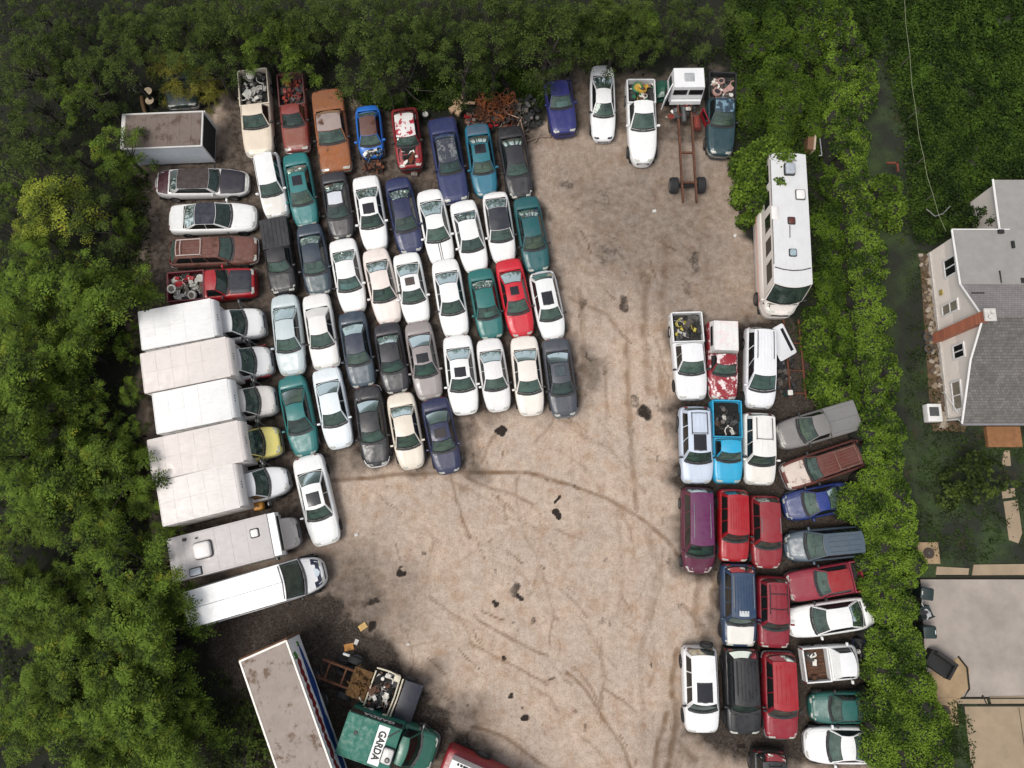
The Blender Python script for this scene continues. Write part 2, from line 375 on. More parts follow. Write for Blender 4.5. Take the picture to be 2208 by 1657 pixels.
    for sg in (-1, 1):
        f = side(sg); br = [0.0]; v0, v1 = (.06, .93)
        for q in range(nw):
            br += [v0 + (v1 - v0) * q / nw + (gp if q else 0), v0 + (v1 - v0) * (q + 1) / nw - (gp if q < nw - 1 else 0)]
        br.append(1.0)
        mb.patch(f, br, ts, lambda i, j: not (j == 1 and i % 2 == 1))
        for q in range(nw):
            if P.get('blankside') and sg == P['blankside']: pass
            g = MB(); g.patch(lambda v, t: f(v, t) + Vector((0, -sg * .006, 0)), [br[1 + 2 * q], (br[1 + 2 * q] + br[2 + 2 * q]) / 2, br[2 + 2 * q]], [ts[1], (ts[1] + ts[2]) / 2, ts[2]])
            g.build('side_window', M_SIDE, root, 40)
    gw.build('windshield', [G0, M_SEAL], root, 40)
    bo = mb.build('body', [body, M_UNDER], root, 38)
    rf = MB(); ru = [-1, -.9, -.6, -.3, 0, .3, .6, .9, 1]; rv = [0, .03, .2, .4, .6, .8, .97, 1]
    rf.patch(lambda u, v: roof(u, v, .0), ru, rv)
    for q in range(P.get('ribs', 0)):
        u = -.72 + 1.44 * q / (P['ribs'] - 1)
        rf.tube([roof(u, v, .006) for v in ((.12, .35, .6, .92) if not P.get('sunroof') else (.46, .6, .75, .92))], .018, 0, 6)
    for (rx, ry, rw_, rl, ang) in P.get('roofdirt', []): pass
    rf.build('roof', sub('roofc'), root, 40)
    # ---- panels lying on the shell
    if not P.get('nohood'):
        h = MB(); e = .012 + P.get('hoodgap', 0); hs = [.03, .036, .07, .12, .17, hood - .03, hood - e - .006, hood - e] if hood > .2 else [.02, .025, .05, hood * .7, hood - .012, hood - .008]
        hu = [-.80, -.785, -.66, -.58, -.5, -.25, 0, .25, .5, .58, .66, .785, .80]
        hk = P.get('pw', 1.0)
        h.patch(lambda u, s: surf(s, u * hk, .014 if abs(u) < .79 and hs[0] < s < hs[-1] else -.004), hu, hs)
        for (u0, u1) in P.get('stripes', []):
            h.patch(lambda u, s: surf(s, u, .019), [u0, u1], hs[1:-1], None, 1)
        ho = h.build('hood', [sub('hoodc'), paint((25, 25, 27), dirt=.2)], root, 35)
    else:
        h = MB(); h.patch(lambda u, s: surf(s, u, .006), [-.8, -.4, 0, .4, .8], [.03, .1, .18, hood - .012]); h.build('engine_bay', M_UNDER, root)
        e = MB(); heap_mesh(e, X(hood * .5), 0, L * hood * .7, W_ * .62, dk(hood * .5) - .06, .10, 26, len(P['nohood']), rng); e.build('engine', P['nohood'], root, 40)
    cw = MB(); cs = hood
    cw.patch(lambda u, v: Vector((X(hood) - bowb * u * u + .10 * (1 - v) - .02 * v, u * b_w, dk(hood) + .034 - .03 * abs(u) ** 3 + .006)), [-.97, -.6, -.3, 0, .3, .6, .97], [0, 1])
    for y0 in (-.1, .38):
        cw.tube([ws(y0, .02) + Vector((.03, 0, .03)), ws(y0 - .42, .13) + Vector((.02, 0, .022))], .008, 0, 4)
    cw.build('wiper_cowl', M_TRIM, root)
    if not bed and not box0 and rb < .9:
        t = MB(); ss = [rb + .012, rb + .018, rb + .05, .95, .978, .983]; tu = [-.80, -.785, -.5, 0, .5, .785, .80]
        t.patch(lambda u, s: surf(s, u * P.get('pw', 1.0), .012 if abs(u) < .79 and ss[0] < s < ss[-1] else -.004), tu, ss)
        if P.get('spoiler'): t.tube([surf(.965, u, .09) for u in (-.8, -.4, 0, .4, .8)], .035, 0, 6); t.tube([surf(.965, -.8, 0), surf(.965, -.8, .09)], .03, 0, 5); t.tube([surf(.965, .8, 0), surf(.965, .8, .09)], .03, 0, 5)
        t.build('trunk_lid', sub('trunkc'), root, 35)
    # ---- lamps, grille, bumpers, mirrors
    hl = P.get('lamps', 'lens')
    for sg in (-1, 1):
        q = MB(); q.patch(lambda u, s: surf(s, u * sg, .010), [.50, .7, .86, .95], [.010, .022, .042 if hl != 'big' else .075])
        q.build('headlight', M_TRIM if hl == 'dark' else M_LAMP, root, 40)
        if not bed and not box0:
            q = MB(); q.patch(lambda u, s: surf(s, u * sg, .010), [.60, .8, .96, 1.0], [.975, .984, .993]); q.build('tail_light', M_RED, root, 40)
        mi = MB(); mx = X(hood) - .30; my = sg * (hw + .06)
        mi.rbox(-.05, .05, -.09, .09, -.06, .07, .035, 0, Matrix.Translation((mx, my, belt + .09)))
        mi.tube([(mx, sg * (hw - .08), belt + .02), (mx, my - sg * .05, belt + .06)], .025, 0, 5)
        if rng.random() > P.get('nomirror', .12): mi.build('mirror', body if rng.random() < .6 and not P.get('bump') else M_TRIM, root, 40)
    gl = MB(); gl.box(X(0) - .12, X(0) + .012, -hw * .42, hw * .42, hf - .34, hf - .20); gl.build('grille', P.get('grillem', M_TRIM), root)
    bm = P.get('bump'); bmat = {'chrome': M_CHROME, 'black': M_TRIM, None: body, 'grey': plain('bumper_plastic', (120, 120, 122), .55)}[bm]
    off = .07 if bm else .025
    def bumper(s_list, zc, hh, sgn):
        pts = [(X(s), -hw * plan(s)) for s in s_list] + [(X(s), hw * plan(s)) for s in reversed(s_list)]
        out = []
        n_ = len(pts); base = []
        for i, (x, y) in enumerate(pts):
            dx = sgn * off * (1 - abs(y) / hw * .45); dy = off * .55 * (y / hw); base.append((x + dx, y + dy))
        rings = []
        for (ix, dz) in ((.10, hh), (.02, hh), (0, hh * .6), (0, -hh * .6), (.02, -hh), (.10, -hh)):
            rings.append([(x - sgn * ix, y * (1 - ix * .6), zc + dz) for x, y in base])
        q = MB(); q.rings(rings, 0, None, closed=False); return q
    zbp = .50 if H_ < 1.6 else .60
    if not P.get('nobumper'):
        bumper([.10, .06, .035, .018, .008, .002, 0.0], zbp, .10 if not bm else .085, 1).build('bumper', bmat, root, 40)
    if not box0: bumper([.92, .96, .98, .99, .996, .999, 1.0], zbp, .10 if not bm else .085, -1).build('bumper', bmat, root, 40)
    # ---- wheels
    wr = P.get('wr', .32); rimm = rng.choice((M_STEEL, M_CHROME, M_TRIM))
    for s in (P.get('wf', .175 if hood > .2 else .13), P.get('wb', .805)):
        for sg in (-1, 1):
            q = MB(); q.wheel((X(s), sg * (hw - .085), wr), (0, sg, 0), wr, .21); q.build('wheel', [M_RUBBER, rimm], root, 40)
    # ---- interior
    it = MB(); sm = P.get('seat', rng.choice(M_SEATS)); tw = hw * .76
    x_h, x_r = X(hood), X(rb)
    it.box(x_r, x_h - .1, -tw, tw, .34, .38, 0)
    it.box(x_h - .42, x_h - bowb * .3, -tw, tw, belt - .28, belt - .10, 0, None, .06, .02)
    it.box(x_h - .52, x_h - .34, tw * .2, tw * .75, belt - .2, belt - .06, 0, None, .04, .03)
    tor = [Vector((x_h - .60 + .08 * math.sin(a), tw * .48 + .17 * math.cos(a), belt - .06 + .16 * math.sin(a))) for a in [q * math.pi / 6 for q in range(13)]]
    it.tube(tor, .018, 0, 5, False)
    if not bed: it.box(x_r, min(X(re_) - .02, x_r + .5), -tw, tw, belt - .12, belt - .07, 2)
    rowsx = [X(wt) - .42]; xx = X(wt) - 1.25
    while not bed and xx > X(re_) + (.1 if rb < .9 else .7) and len(rowsx) < 4: rowsx.append(xx); xx -= .95
    if kind == 'pickup2': rowsx.append(X(re_) + .15)
    for qi, x0 in enumerate(rowsx):
        for (ya, yb) in (((-tw * .9, -tw * .12), (tw * .12, tw * .9)) if qi == 0 else ((-tw * .95, tw * .95),)):
            it.rbox(x0 - .05, x0 + .48, ya, yb, .5, .66, .06, 1)
            it.rbox(-.07, .07, ya, yb, 0, belt - .42, .05, 1, Matrix.Translation((x0 - .05, 0, .55)) @ Matrix.Rotation(-.22, 4, 'Y'))
            for yc in ((ya + yb) / 2,) if qi == 0 else (ya * .55, yb * .55): it.rbox(x0 - .24, x0 - .14, yc - .12, yc + .12, belt + .02, belt + .2, .04, 1)
    it.build('interior', [M_DASH, sm, rng.choice(M_SHELF)], root, 40)
    if P.get('shade'):
        q = MB(); q.patch(lambda u, v: ws(u, v) + Vector((-.07, 0, -.05)), [-.75 + .7 * P.get('shadeoff', 0), -.3, 0, .3, .75 - .3 * P.get('shadeoff', 0)], [.1, .3, .5] if P['shade'] == 1 else [.12, .5, .85]); q.build('sunshade', plain('sunshade_foil', (205, 222, 222), .4), root)
    # ---- roof fittings
    sr = P.get('sunroof')
    if sr:
        v0, v1, uw = (.07, .36, .52) if sr is True else (max(.04, sr[0] - .10), sr[1] + .09, sr[2] + .10)
        def rr(u, v): return roof(u, v, .012 if (abs(u) < uw - .01 and v0 + .01 < v < v1 - .01) else .002)
        q = MB(); q.patch(rr, [-uw, -uw + .03, 0, uw - .03, uw], [v0, v0 + .03, (v0 + v1) / 2, v1 - .03, v1], lambda i, j: i in (0, 3) or j in (0, 3), 1)
        q.patch(rr, [-uw, -uw + .03, 0, uw - .03, uw], [v0, v0 + .03, (v0 + v1) / 2, v1 - .03, v1], lambda i, j: i in (1, 2) and j in (1, 2), 0)
        q.build('sunroof', [P.get('sunroofm', plain('dark_roof_glass', (44, 44, 50), .12)), M_TRIM], root, 40)
    if P.get('rack'):
        rk = P['rack']; q = MB(); mm = {'black': M_TRIM, 'chrome': M_CHROME, 'white': paint((225, 215, 205), dirt=.5), 'rust': rusty((150, 120, 105))}[rk[0]]
        v0, v1, uw, hh = rk[1]
        for sg in (-1, 1):
            q.tube([roof(sg * uw, v0, .0), roof(sg * uw, v0 + .02, hh), roof(sg * uw, (v0 + v1) / 2, hh), roof(sg * uw, v1 - .02, hh), roof(sg * uw, v1, .0)], .024, 0, 6)
        for v in rk[2]: q.tube([roof(-uw, v, hh), roof(0, v, hh), roof(uw, v, hh)], .02, 0, 6)
        q.build('roof_rack', mm, root, 40)
    if P.get('roofpanel'):
        rgbp, (u0, u1, v0, v1) = P['roofpanel']; q = MB()
        q.patch(lambda u, v: roof(u, v, .016), [u0, (u0 + u1) / 2, u1], [v0, (v0 + v1) / 2, v1]); q.build('roof_panel', paint(rgbp, dirt=.4), root, 30)
    # ---- pickup bed / cargo box
    if bed:
        q = MB(); x0, x1 = X(1) + .03, X(bed) - .03; t = .075; zt = belt + .02; zf = .66
        def wall(pts_o, pts_i):
            q.rings([[(x, y, .30) for x, y in pts_o], [(x, y, .62) for x, y in pts_o], [(x, y, zt - .03) for x, y in pts_o], [(x * .998, y * .985, zt) for x, y in pts_o], [(x, y, zt) for x, y in pts_i], [(x, y, zf) for x, y in pts_i]], 0, None, closed=False)
        for sg in (-1, 1): wall([(x0, sg * hw), ((x0 + x1) / 2, sg * hw), (x1, sg * hw)], [(x0 + .02, sg * (hw - t)), ((x0 + x1) / 2, sg * (hw - t)), (x1 - t, sg * (hw - t))])
        wall([(x1, -hw), (x1, 0), (x1, hw)], [(x1 - t, -hw + t), (x1 - t, 0), (x1 - t, hw - t)])
        for sg in (-1, 1): q.box(X(.86), X(.75), min(sg * (hw - t), sg * (hw - .32)), max(sg * (hw - t), sg * (hw - .32)), zf, zf + .2, 1, None, .04, 0)
        nb = 9; w_ = (2 * hw - 2 * t) / nb
        for i in range(nb):
            y0 = -hw + t + i * w_; q.box(x0, x1 - t, y0, y0 + w_ * .7, zf - .04, zf, 1); q.box(x0, x1 - t, y0 + w_ * .7, y0 + w_, zf - .04, zf - .018, 1)
        q.build('bed', [sub('bedc'), P.get('bedfloor', paint((48, 47, 46), dirt=.6, rough=.7))], root, 30)
        if not P.get('notail'):
            q = MB(); q.box(x0 - .03, x0 + .045, -hw + .09, hw - .09, .5, zt); q.build('tailgate', sub('tailc') if 'tailc' in P else sub('bedc'), root)
        for sg in (-1, 1):
            q = MB(); q.box(x0 - .012, x0 + .05, min(sg * hw * .92, sg * (hw - .01)), max(sg * hw * .92, sg * (hw - .01)), .66, .95); q.build('tail_light', M_RED, root)
        if P.get('cover'):
            zc = zt + P['cover'][1]; q = MB(); tp = .1 if P['cover'][1] > .2 else .01
            q.box(x0, x1 + .0, -hw + .05, hw - .05, zt + .003, zc, 0, None, tp * .6, tp)
            if P['cover'][1] > .2:
                for sg in (-1, 1): q.box(x0 + .35, x1 - .35, min(sg * (hw - .10), sg * (hw - .05)), max(sg * (hw - .10), sg * (hw - .05)), zt + .12, zc - .12, 1)
            nr = P['cover'][2]
            for i in range(nr):
                y = (-hw + .2) + (W_ - .4) * i / (nr - 1); q.tube([(x0 + .1, y, zc + .003), (x1 - .1, y, zc + .003)], .02, 0, 6)
            q.build('bed_cover', [paint(P['cover'][0], **pk), plain('dark_pane', (30, 32, 34), .2)], root, 30)
        if P.get('bedrack'):
            q = MB(); mm = paint(P['bedrack'], dirt=.4)
            for sg in (-1, 1): q.tube([(x0 + .1, sg * (hw - .1), zt + .3), (x1 - .1, sg * (hw - .1), zt + .3)], .03, 0, 6)
            for f_ in (.05, .5, .95): q.tube([(x0 + (x1 - x0) * f_, -hw + .1, zt + .3), (x0 + (x1 - x0) * f_, hw - .1, zt + .3)], .03, 0, 6)
            for sg in (-1, 1):
                for f_ in (.07, .93): q.tube([(x0 + (x1 - x0) * f_, sg * (hw - .1), zt), (x0 + (x1 - x0) * f_, sg * (hw - .1), zt + .3)], .025, 0, 6)
            q.build('bed_rack', mm, root, 40)
    root['_len'] = L
    del root['_len']
    fn = dict(root=root, X=X, L=L, hw=hw, belt=belt, surf=surf, ws=ws, roof=roof, body=body, H=H_, rng=rng, side=side, bedx=((X(1) + .1, X(bed) - .12) if bed else None))
    return fn
def in_bed(c, label, mats, n=40, h=.35, kinds='bptdpbtk', frac=(0, 1), name='scrap_heap', cat='scrap heap'):
    """loose junk lying in a pickup bed: a thing of its own"""
    x0, x1 = c['bedx']; xa, xb = x0 + (x1 - x0) * frac[0], x0 + (x1 - x0) * frac[1]
    q = MB(); heap_mesh(q, (xa + xb) / 2, 0, (xb - xa) * .82, (c['hw'] - .1) * 1.45, .64, h, n, len(mats), c['rng'], None, kinds)
    o = q.build(name, mats, None, 40); o.matrix_world = Matrix.Translation(c['root'].location) @ Matrix.Rotation(c['root'].rotation_euler.z, 4, 'Z')
    return tag(o, label, cat, 'junk lying in pickup beds')
# ------------------------------------------------------------------ ground: one sheet, fine in the middle, coarse to the horizon
def seg_dist(px, py, pts):
    d = np.full(px.shape, 1e9)
    for (x0, y0), (x1, y1) in zip(pts[:-1], pts[1:]):
        vx, vy = x1 - x0, y1 - y0; t = np.clip(((px - x0) * vx + (py - y0) * vy) / (vx * vx + vy * vy + 1e-9), 0, 1)
        d = np.minimum(d, np.hypot(px - x0 - t * vx, py - y0 - t * vy))
    return d
def inside(px, py, poly):
    c = np.zeros(px.shape, bool); n = len(poly)
    for i in range(n):
        x0, y0 = poly[i]; x1, y1 = poly[(i + 1) % n]
        if y0 == y1: continue
        c ^= ((y0 > py) != (y1 > py)) & (px < (x1 - x0) * (py - y0) / (y1 - y0) + x0)
    return c
def soft(px, py, poly, w):
    d = seg_dist(px, py, poly + poly[:1]); s = np.where(inside(px, py, poly), d, -d)
    return np.clip(s / w + .5, 0, 1)
def vnoise(x, y, cell, seed):
    """smooth value noise on numpy arrays"""
    r = np.random.RandomState(seed); T = r.rand(256, 256)
    fx, fy = x / cell + 1000, y / cell + 1000; ix, iy = np.floor(fx).astype(int), np.floor(fy).astype(int); tx, ty = fx - ix, fy - iy
    tx, ty = tx * tx * (3 - 2 * tx), ty * ty * (3 - 2 * ty)
    g = lambda a, b: T[a % 256, b % 256]
    return (g(ix, iy) * (1 - tx) + g(ix + 1, iy) * tx) * (1 - ty) + (g(ix, iy + 1) * (1 - tx) + g(ix + 1, iy + 1) * tx) * ty
gx = np.concatenate([[-900, -300, -120, -60, -42], np.arange(-34.5, 34.6, .11), [42, 60, 120, 300, 900]])
gy = np.concatenate([[-900, -300, -120, -50, -25], np.arange(-14, 35, .11), [42, 60, 120, 300, 900]])
GXX, GYY = np.meshgrid(gx, gy); x, y = GXX.ravel(), GYY.ravel()
np.seterr(all='ignore')
yy = np.clip(y, -60, 60); px, py = PXY(x, yy)
n1, n2, n3 = vnoise(x, y, 1.3, 1), vnoise(x, y, .4, 2), vnoise(x, y, 4.5, 3)
wx, wy = px + (n1 - .5) * 50 + (n2 - .5) * 22, py + (vnoise(x, y, 1.3, 5) - .5) * 50 + (vnoise(x, y, .4, 6) - .5) * 22
LOT = [(470, 205), (560, 190), (760, 215), (960, 300), (1180, 260), (1185, 150), (1560, 160), (1570, 330), (1600, 420), (1625, 520), (1640, 690), (1740, 700), (1840, 880), (1880, 1080), (1880, 1400), (1880, 1700), (520, 1700), (470, 1420), (330, 1160), (290, 640), (320, 470), (300, 360), (450, 260)]
lot = soft(wx, wy, LOT, 26)
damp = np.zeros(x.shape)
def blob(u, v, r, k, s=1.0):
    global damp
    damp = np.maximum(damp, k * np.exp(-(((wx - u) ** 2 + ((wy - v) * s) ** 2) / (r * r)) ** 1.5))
# shade painted between and under the packed rows, plus naturally darker gravel and earth
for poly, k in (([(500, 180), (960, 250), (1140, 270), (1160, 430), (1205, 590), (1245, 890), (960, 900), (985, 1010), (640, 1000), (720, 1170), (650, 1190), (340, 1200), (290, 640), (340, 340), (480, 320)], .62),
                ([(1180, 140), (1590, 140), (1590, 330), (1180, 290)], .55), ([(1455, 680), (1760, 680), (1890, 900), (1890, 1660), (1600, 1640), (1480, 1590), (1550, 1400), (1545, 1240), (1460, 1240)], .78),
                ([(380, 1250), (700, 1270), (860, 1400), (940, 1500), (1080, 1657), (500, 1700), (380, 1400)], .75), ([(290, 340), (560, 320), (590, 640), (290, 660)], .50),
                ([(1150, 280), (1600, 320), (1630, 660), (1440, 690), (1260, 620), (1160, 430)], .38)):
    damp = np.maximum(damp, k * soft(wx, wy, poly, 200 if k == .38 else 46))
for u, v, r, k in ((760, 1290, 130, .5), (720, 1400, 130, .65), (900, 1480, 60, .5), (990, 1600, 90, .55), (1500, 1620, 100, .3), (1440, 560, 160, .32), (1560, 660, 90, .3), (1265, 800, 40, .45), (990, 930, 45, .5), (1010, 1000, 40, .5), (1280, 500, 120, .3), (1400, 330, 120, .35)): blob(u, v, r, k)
# oil spots, each with its own ragged outline
oil = np.zeros(x.shape); ox, oy = px + (n2 - .5) * 13 + (n1 - .5) * 8, py + (vnoise(x, y, .35, 9) - .5) * 13
OILS = [(1201, 1109, 12, 1, 1), (1206, 1073, 7, 1, 1), (1200, 1080, 7, 1, .95), (863, 1234, 14, 1.2, 1), (1083, 928, 12, 1.2, .9), (1390, 890, 22, 1.1, .8), (1368, 866, 10, .6, .6), (1072, 1303, 11, 1, .8), (1108, 1270, 15, .8, .7), (1120, 1285, 9, .6, .8), (917, 1194, 8, 1, .7), (889, 1186, 8, 1, .5), (1101, 1506, 9, 1, .85), (1135, 1549, 14, 1, .9), (1082, 1419, 9, 1, .8), (1345, 655, 12, .5, .7), (1266, 768, 8, .5, .6), (1243, 1532, 9, .8, .55), (1199, 1333, 10, 1, .5), (1300, 1345, 18, 1, .35), (1305, 1255, 12, 1, .35), (1308, 550, 26, .8, .5), (1498, 565, 15, .5, .6), (1410, 455, 5, 1, .3), (1222, 398, 12, .8, .6), (1300, 430, 22, .8, .45), (1335, 545, 14, .7, .5), (1595, 1610, 14, 1.3, .9), (1407, 1440, 6, .7, .7), (800, 1300, 16, 1.3, .75), (806, 1352, 14, 1, .8), (785, 1290, 12, .8, .5), (1310, 1210, 6, 1, .5), (1360, 930, 7, 1, .5), (1130, 1020, 12, 1.6, .5), (1000, 880, 14, 1.4, .4), (1255, 655, 8, .5, .6), (1480, 620, 10, .6, .5), (1390, 600, 14, .7, .45), (1395, 735, 18, .6, .4), (1420, 700, 12, .6, .4), (1250, 1000, 6, 1, .4), (1040, 1200, 6, 1, .5), (1090, 1180, 5, 1, .4), (905, 1240, 5, 1, .5), (940, 1300, 6, 1, .5), (1000, 1310, 6, 1.3, .45), (930, 1420, 6, 1, .45), (963, 1455, 8, 1, .4), (1005, 1518, 6, 1, .6), (970, 1505, 10, 1, .5)]
rr = np.random.RandomState(4)
for i in range(150): OILS.append((rr.uniform(740, 1540), rr.uniform(360, 1650), rr.uniform(4.5, 8.0), rr.uniform(.6, 1.6), rr.uniform(.3, .65)))
for u, v, r, s, k in OILS:
    r = r * .88
    m = (np.abs(px - u) < 60) & (np.abs(py - v) < 60)
    q = np.hypot(ox[m] - u, (oy[m] - v) * s) / r
    oil[m] = np.maximum(oil[m], k * np.clip((1.25 - q) / .4, 0, 1))
# wheel tracks and scrapes
trk = np.zeros(x.shape); rut = np.zeros(x.shape)
TR = [([(720, 1038), (860, 1026), (985, 1016), (1060, 1018), (1140, 1022), (1230, 1046), (1310, 1078), (1380, 1118), (1440, 1165), (1470, 1205)], 6, .8), ([(985, 1015), (1040, 1045), (1100, 1066), (1150, 1090)], 5, .6), ([(970, 1020), (985, 1080), (1005, 1140), (1015, 1160)], 4, .7), ([(1120, 1020), (1112, 1060), (1120, 1120)], 5, .5),
      ([(1020, 1328), (1075, 1362), (1150, 1400), (1180, 1412)], 4, .75), ([(1012, 1384), (1075, 1420), (1130, 1448), (1180, 1475)], 4, .8), ([(990, 1396), (1024, 1438)], 3, .8), ([(1205, 1270), (1240, 1298), (1268, 1335)], 4, .6), ([(1225, 1450), (1265, 1492), (1300, 1545), (1340, 1610), (1360, 1657)], 5, .8), ([(1240, 1440), (1280, 1490), (1298, 1530)], 4, .6),
      ([(1306, 1484), (1345, 1510), (1372, 1540)], 4, .75), ([(1022, 1570), (1085, 1590), (1130, 1620), (1180, 1657)], 5, .8), ([(1297, 1385), (1302, 1450), (1298, 1560)], 4, .45), ([(1358, 960), (1372, 1040), (1392, 1062)], 6, .5), ([(1352, 740), (1356, 860), (1362, 960), (1372, 1100)], 8, .55), ([(1420, 780), (1432, 900), (1440, 960)], 7, .5),
      ([(1305, 790), (1310, 900)], 5, .4), ([(1395, 600), (1388, 720), (1400, 850)], 10, .5), ([(1440, 500), (1430, 640), (1438, 760)], 10, .4), ([(1460, 1400), (1448, 1480), (1460, 1560), (1440, 1657)], 9, .75), ([(1440, 1540), (1420, 1600), (1412, 1657)], 8, .7), ([(1465, 1600), (1500, 1640)], 6, .6), ([(1510, 1240), (1500, 1320), (1520, 1380)], 10, .45), ([(1540, 1240), (1535, 1330)], 7, .5),
      ([(1430, 1180), (1425, 1260), (1400, 1350)], 6, .4), ([(1240, 930), (1300, 960), (1360, 1010)], 5, .35), ([(1020, 900), (1040, 940)], 7, .5), ([(1075, 930), (1050, 970), (1040, 1000)], 5, .5), ([(1250, 620), (1260, 740), (1250, 870)], 8, .4), ([(880, 1400), (940, 1380)], 4, .4), ([(1180, 1260), (1160, 1210), (1130, 1150)], 5, .3), ([(960, 1030), (1100, 1100), (1180, 1160)], 4, .3), ([(1330, 1440), (1290, 1400), (1250, 1330)], 4, .35), ([(1200, 1140), (1250, 1165)], 4, .5), ([(1390, 1130), (1420, 1220), (1380, 1420), (1390, 1600)], 9, .3), ([(1330, 1090), (1345, 1250), (1330, 1330)], 7, .25)]
for i in range(55):
    u, v = rr.uniform(760, 1500), rr.uniform(420, 1640); a = rr.uniform(.2, 1.9); l = rr.uniform(18, 90)
    TR.append(([(u, v), (u + l * math.cos(a), v + l * math.sin(a)), (u + 1.8 * l * math.cos(a + .2), v + 1.8 * l * math.sin(a + .2))], rr.uniform(2, 5), rr.uniform(.2, .55)))
for i in range(90):
    u, v = rr.uniform(740, 1540), rr.uniform(420, 1650); a = rr.choice([.5, .6, 1.3, 1.5, 1.0]) + rr.uniform(-.25, .25); l = rr.uniform(12, 60)
    TR.append(([(u, v), (u + l * math.cos(a), v + l * math.sin(a))], rr.uniform(1.6, 2.6), rr.uniform(.45, .95)))
for pts, w, k in TR:
    us = [p[0] for p in pts]; vs_ = [p[1] for p in pts]
    m = (px > min(us) - 40) & (px < max(us) + 40) & (py > min(vs_) - 40) & (py < max(vs_) + 40)
    d_ = seg_dist(px[m] + (n2[m] - .5) * 6, py[m] + (n1[m] - .5) * 8, pts)
    w = w * .72; t_ = k * np.clip(1.5 - d_ / w, 0, 1) * (.55 + .6 * n2[m]); trk[m] = np.maximum(trk[m], np.clip(t_, 0, 1)); rut[m] = np.maximum(rut[m], k * np.exp(-(d_ / w) ** 2))
z = (n1 - .5) * .05 + (n2 - .5) * .03 + (vnoise(x, y, .22, 12) - .5) * .025 * lot - .035 * rut
z = np.where((np.abs(x) > 36) | (np.abs(y) > 36), 0, z) - .03
nx, ny = len(gx), len(gy)
me = bpy.data.meshes.new('ground'); me.vertices.add(nx * ny); me.vertices.foreach_set('co', np.stack([x, y, z], 1).astype(np.float32).ravel())
ii = (np.arange(ny - 1)[:, None] * nx + np.arange(nx - 1)[None]).ravel(); q4 = np.stack([ii, ii + 1, ii + nx + 1, ii + nx], 1).astype(np.int32)
me.loops.add(q4.size); me.loops.foreach_set('vertex_index', q4.ravel()); me.polygons.add(len(q4)); me.polygons.foreach_set('loop_start', np.arange(0, q4.size, 4, dtype=np.int32)); me.polygons.foreach_set('loop_total', np.full(len(q4), 4, np.int32))
me.update(calc_edges=True); me.shade_smooth()
at = me.color_attributes.new('soil', 'FLOAT_COLOR', 'POINT')
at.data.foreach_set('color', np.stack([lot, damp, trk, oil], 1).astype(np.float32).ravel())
ground = bpy.data.objects.new('ground', me); col.objects.link(ground); tag(ground, 'gravel and packed dirt of the lot with oil spots and wheel tracks', 'ground', None, 'structure')
m, nt, b = new_mat('gravel_and_soil'); q = N(nt); tc = q.n('ShaderNodeTexCoord'); v = tc.outputs['Object']
an = q.n('ShaderNodeVertexColor'); an.layer_name = 'soil'; sp = q.n('ShaderNodeSeparateColor'); q.l(an.outputs[0], sp.inputs[0])
A_lot, A_damp, A_trk, A_oil = sp.outputs[0], sp.outputs[1], sp.outputs[2], an.outputs['Alpha']
big = q.noise(v, .35, 5, .6); midn = q.noise(v, 2.3, 6, .7); fine = q.noise(v, 11, 6, .75)
c = q.mix(q.ramp(big, [(.35, 0.0), (.65, 1.0)]), C(212, 191, 172), C(200, 184, 170))
c = q.mix(q.ramp(midn, [(.42, 0.0), (.70, .5)]), c, C(152, 132, 114))
c = q.mix(q.ramp(q.noise(v, .85, 6, .72), [(.50, 0.0), (.66, .55)]), c, C(172, 138, 108))
c = q.mix(q.ramp(fine, [(.48, 0.0), (.64, .45)]), c, C(124, 104, 88))
c = q.mix(q.ramp(q.noise(v, 13.7, 5, .7), [(.58, 0.0), (.70, .35)]), c, C(222, 206, 190))
c = q.mix(q.ramp(q.noise(v, 5.3, 6, .75), [(.58, 0.0), (.72, .6)]), c, C(100, 78, 58))
c = q.mix(q.ramp(q.noise(v, 21, 3, .6), [(.60, 0.0), (.70, .45)]), c, C(96, 78, 66))
st = q.n('ShaderNodeMapping'); st.inputs['Scale'].default_value = (2.2, .35, 1); st.inputs['Rotation'].default_value = (0, 0, .5); q.l(v, st.inputs[0])
c = q.mix(q.ramp(q.noise(st.outputs[0], 1.6, 7, .7), [(.54, 0.0), (.68, .35)]), c, C(160, 130, 102))
c = q.mix(A_trk, c, C(118, 90, 63))
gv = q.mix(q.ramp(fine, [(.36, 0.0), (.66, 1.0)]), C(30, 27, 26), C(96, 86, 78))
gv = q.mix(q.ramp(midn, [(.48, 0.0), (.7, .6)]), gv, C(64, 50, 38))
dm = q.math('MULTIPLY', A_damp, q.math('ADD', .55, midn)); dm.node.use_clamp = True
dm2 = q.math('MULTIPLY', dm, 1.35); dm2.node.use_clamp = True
c = q.mix(dm2, c, gv)  # blends in the painted gap shade together with the dark gravel tone
om = q.math('ADD', A_oil, q.math('MULTIPLY', q.math('SUBTRACT', midn, .5), 1.1)); om = q.math('MULTIPLY', q.ramp(om, [(.36, 0.0), (.72, 1.0)]), q.ramp(A_oil, [(.10, 0.0), (.8, .97)]))
c = q.mix(om, c, C(40, 34, 31))
wood = q.mix(fine, C(30, 32, 27), C(52, 52, 44))
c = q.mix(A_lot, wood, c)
q.l(c, b.inputs['Base Color']); b.inputs['Roughness'].default_value = .95; b.inputs['Specular IOR Level'].default_value = .15
bp = q.n('ShaderNodeBump'); bp.inputs['Strength'].default_value = .7; bp.inputs['Distance'].default_value = .06
q.l(q.noise(v, 9, 8, .8), bp.inputs['Height']); q.l(bp.outputs[0], b.inputs['Normal'])
me.materials.append(m)
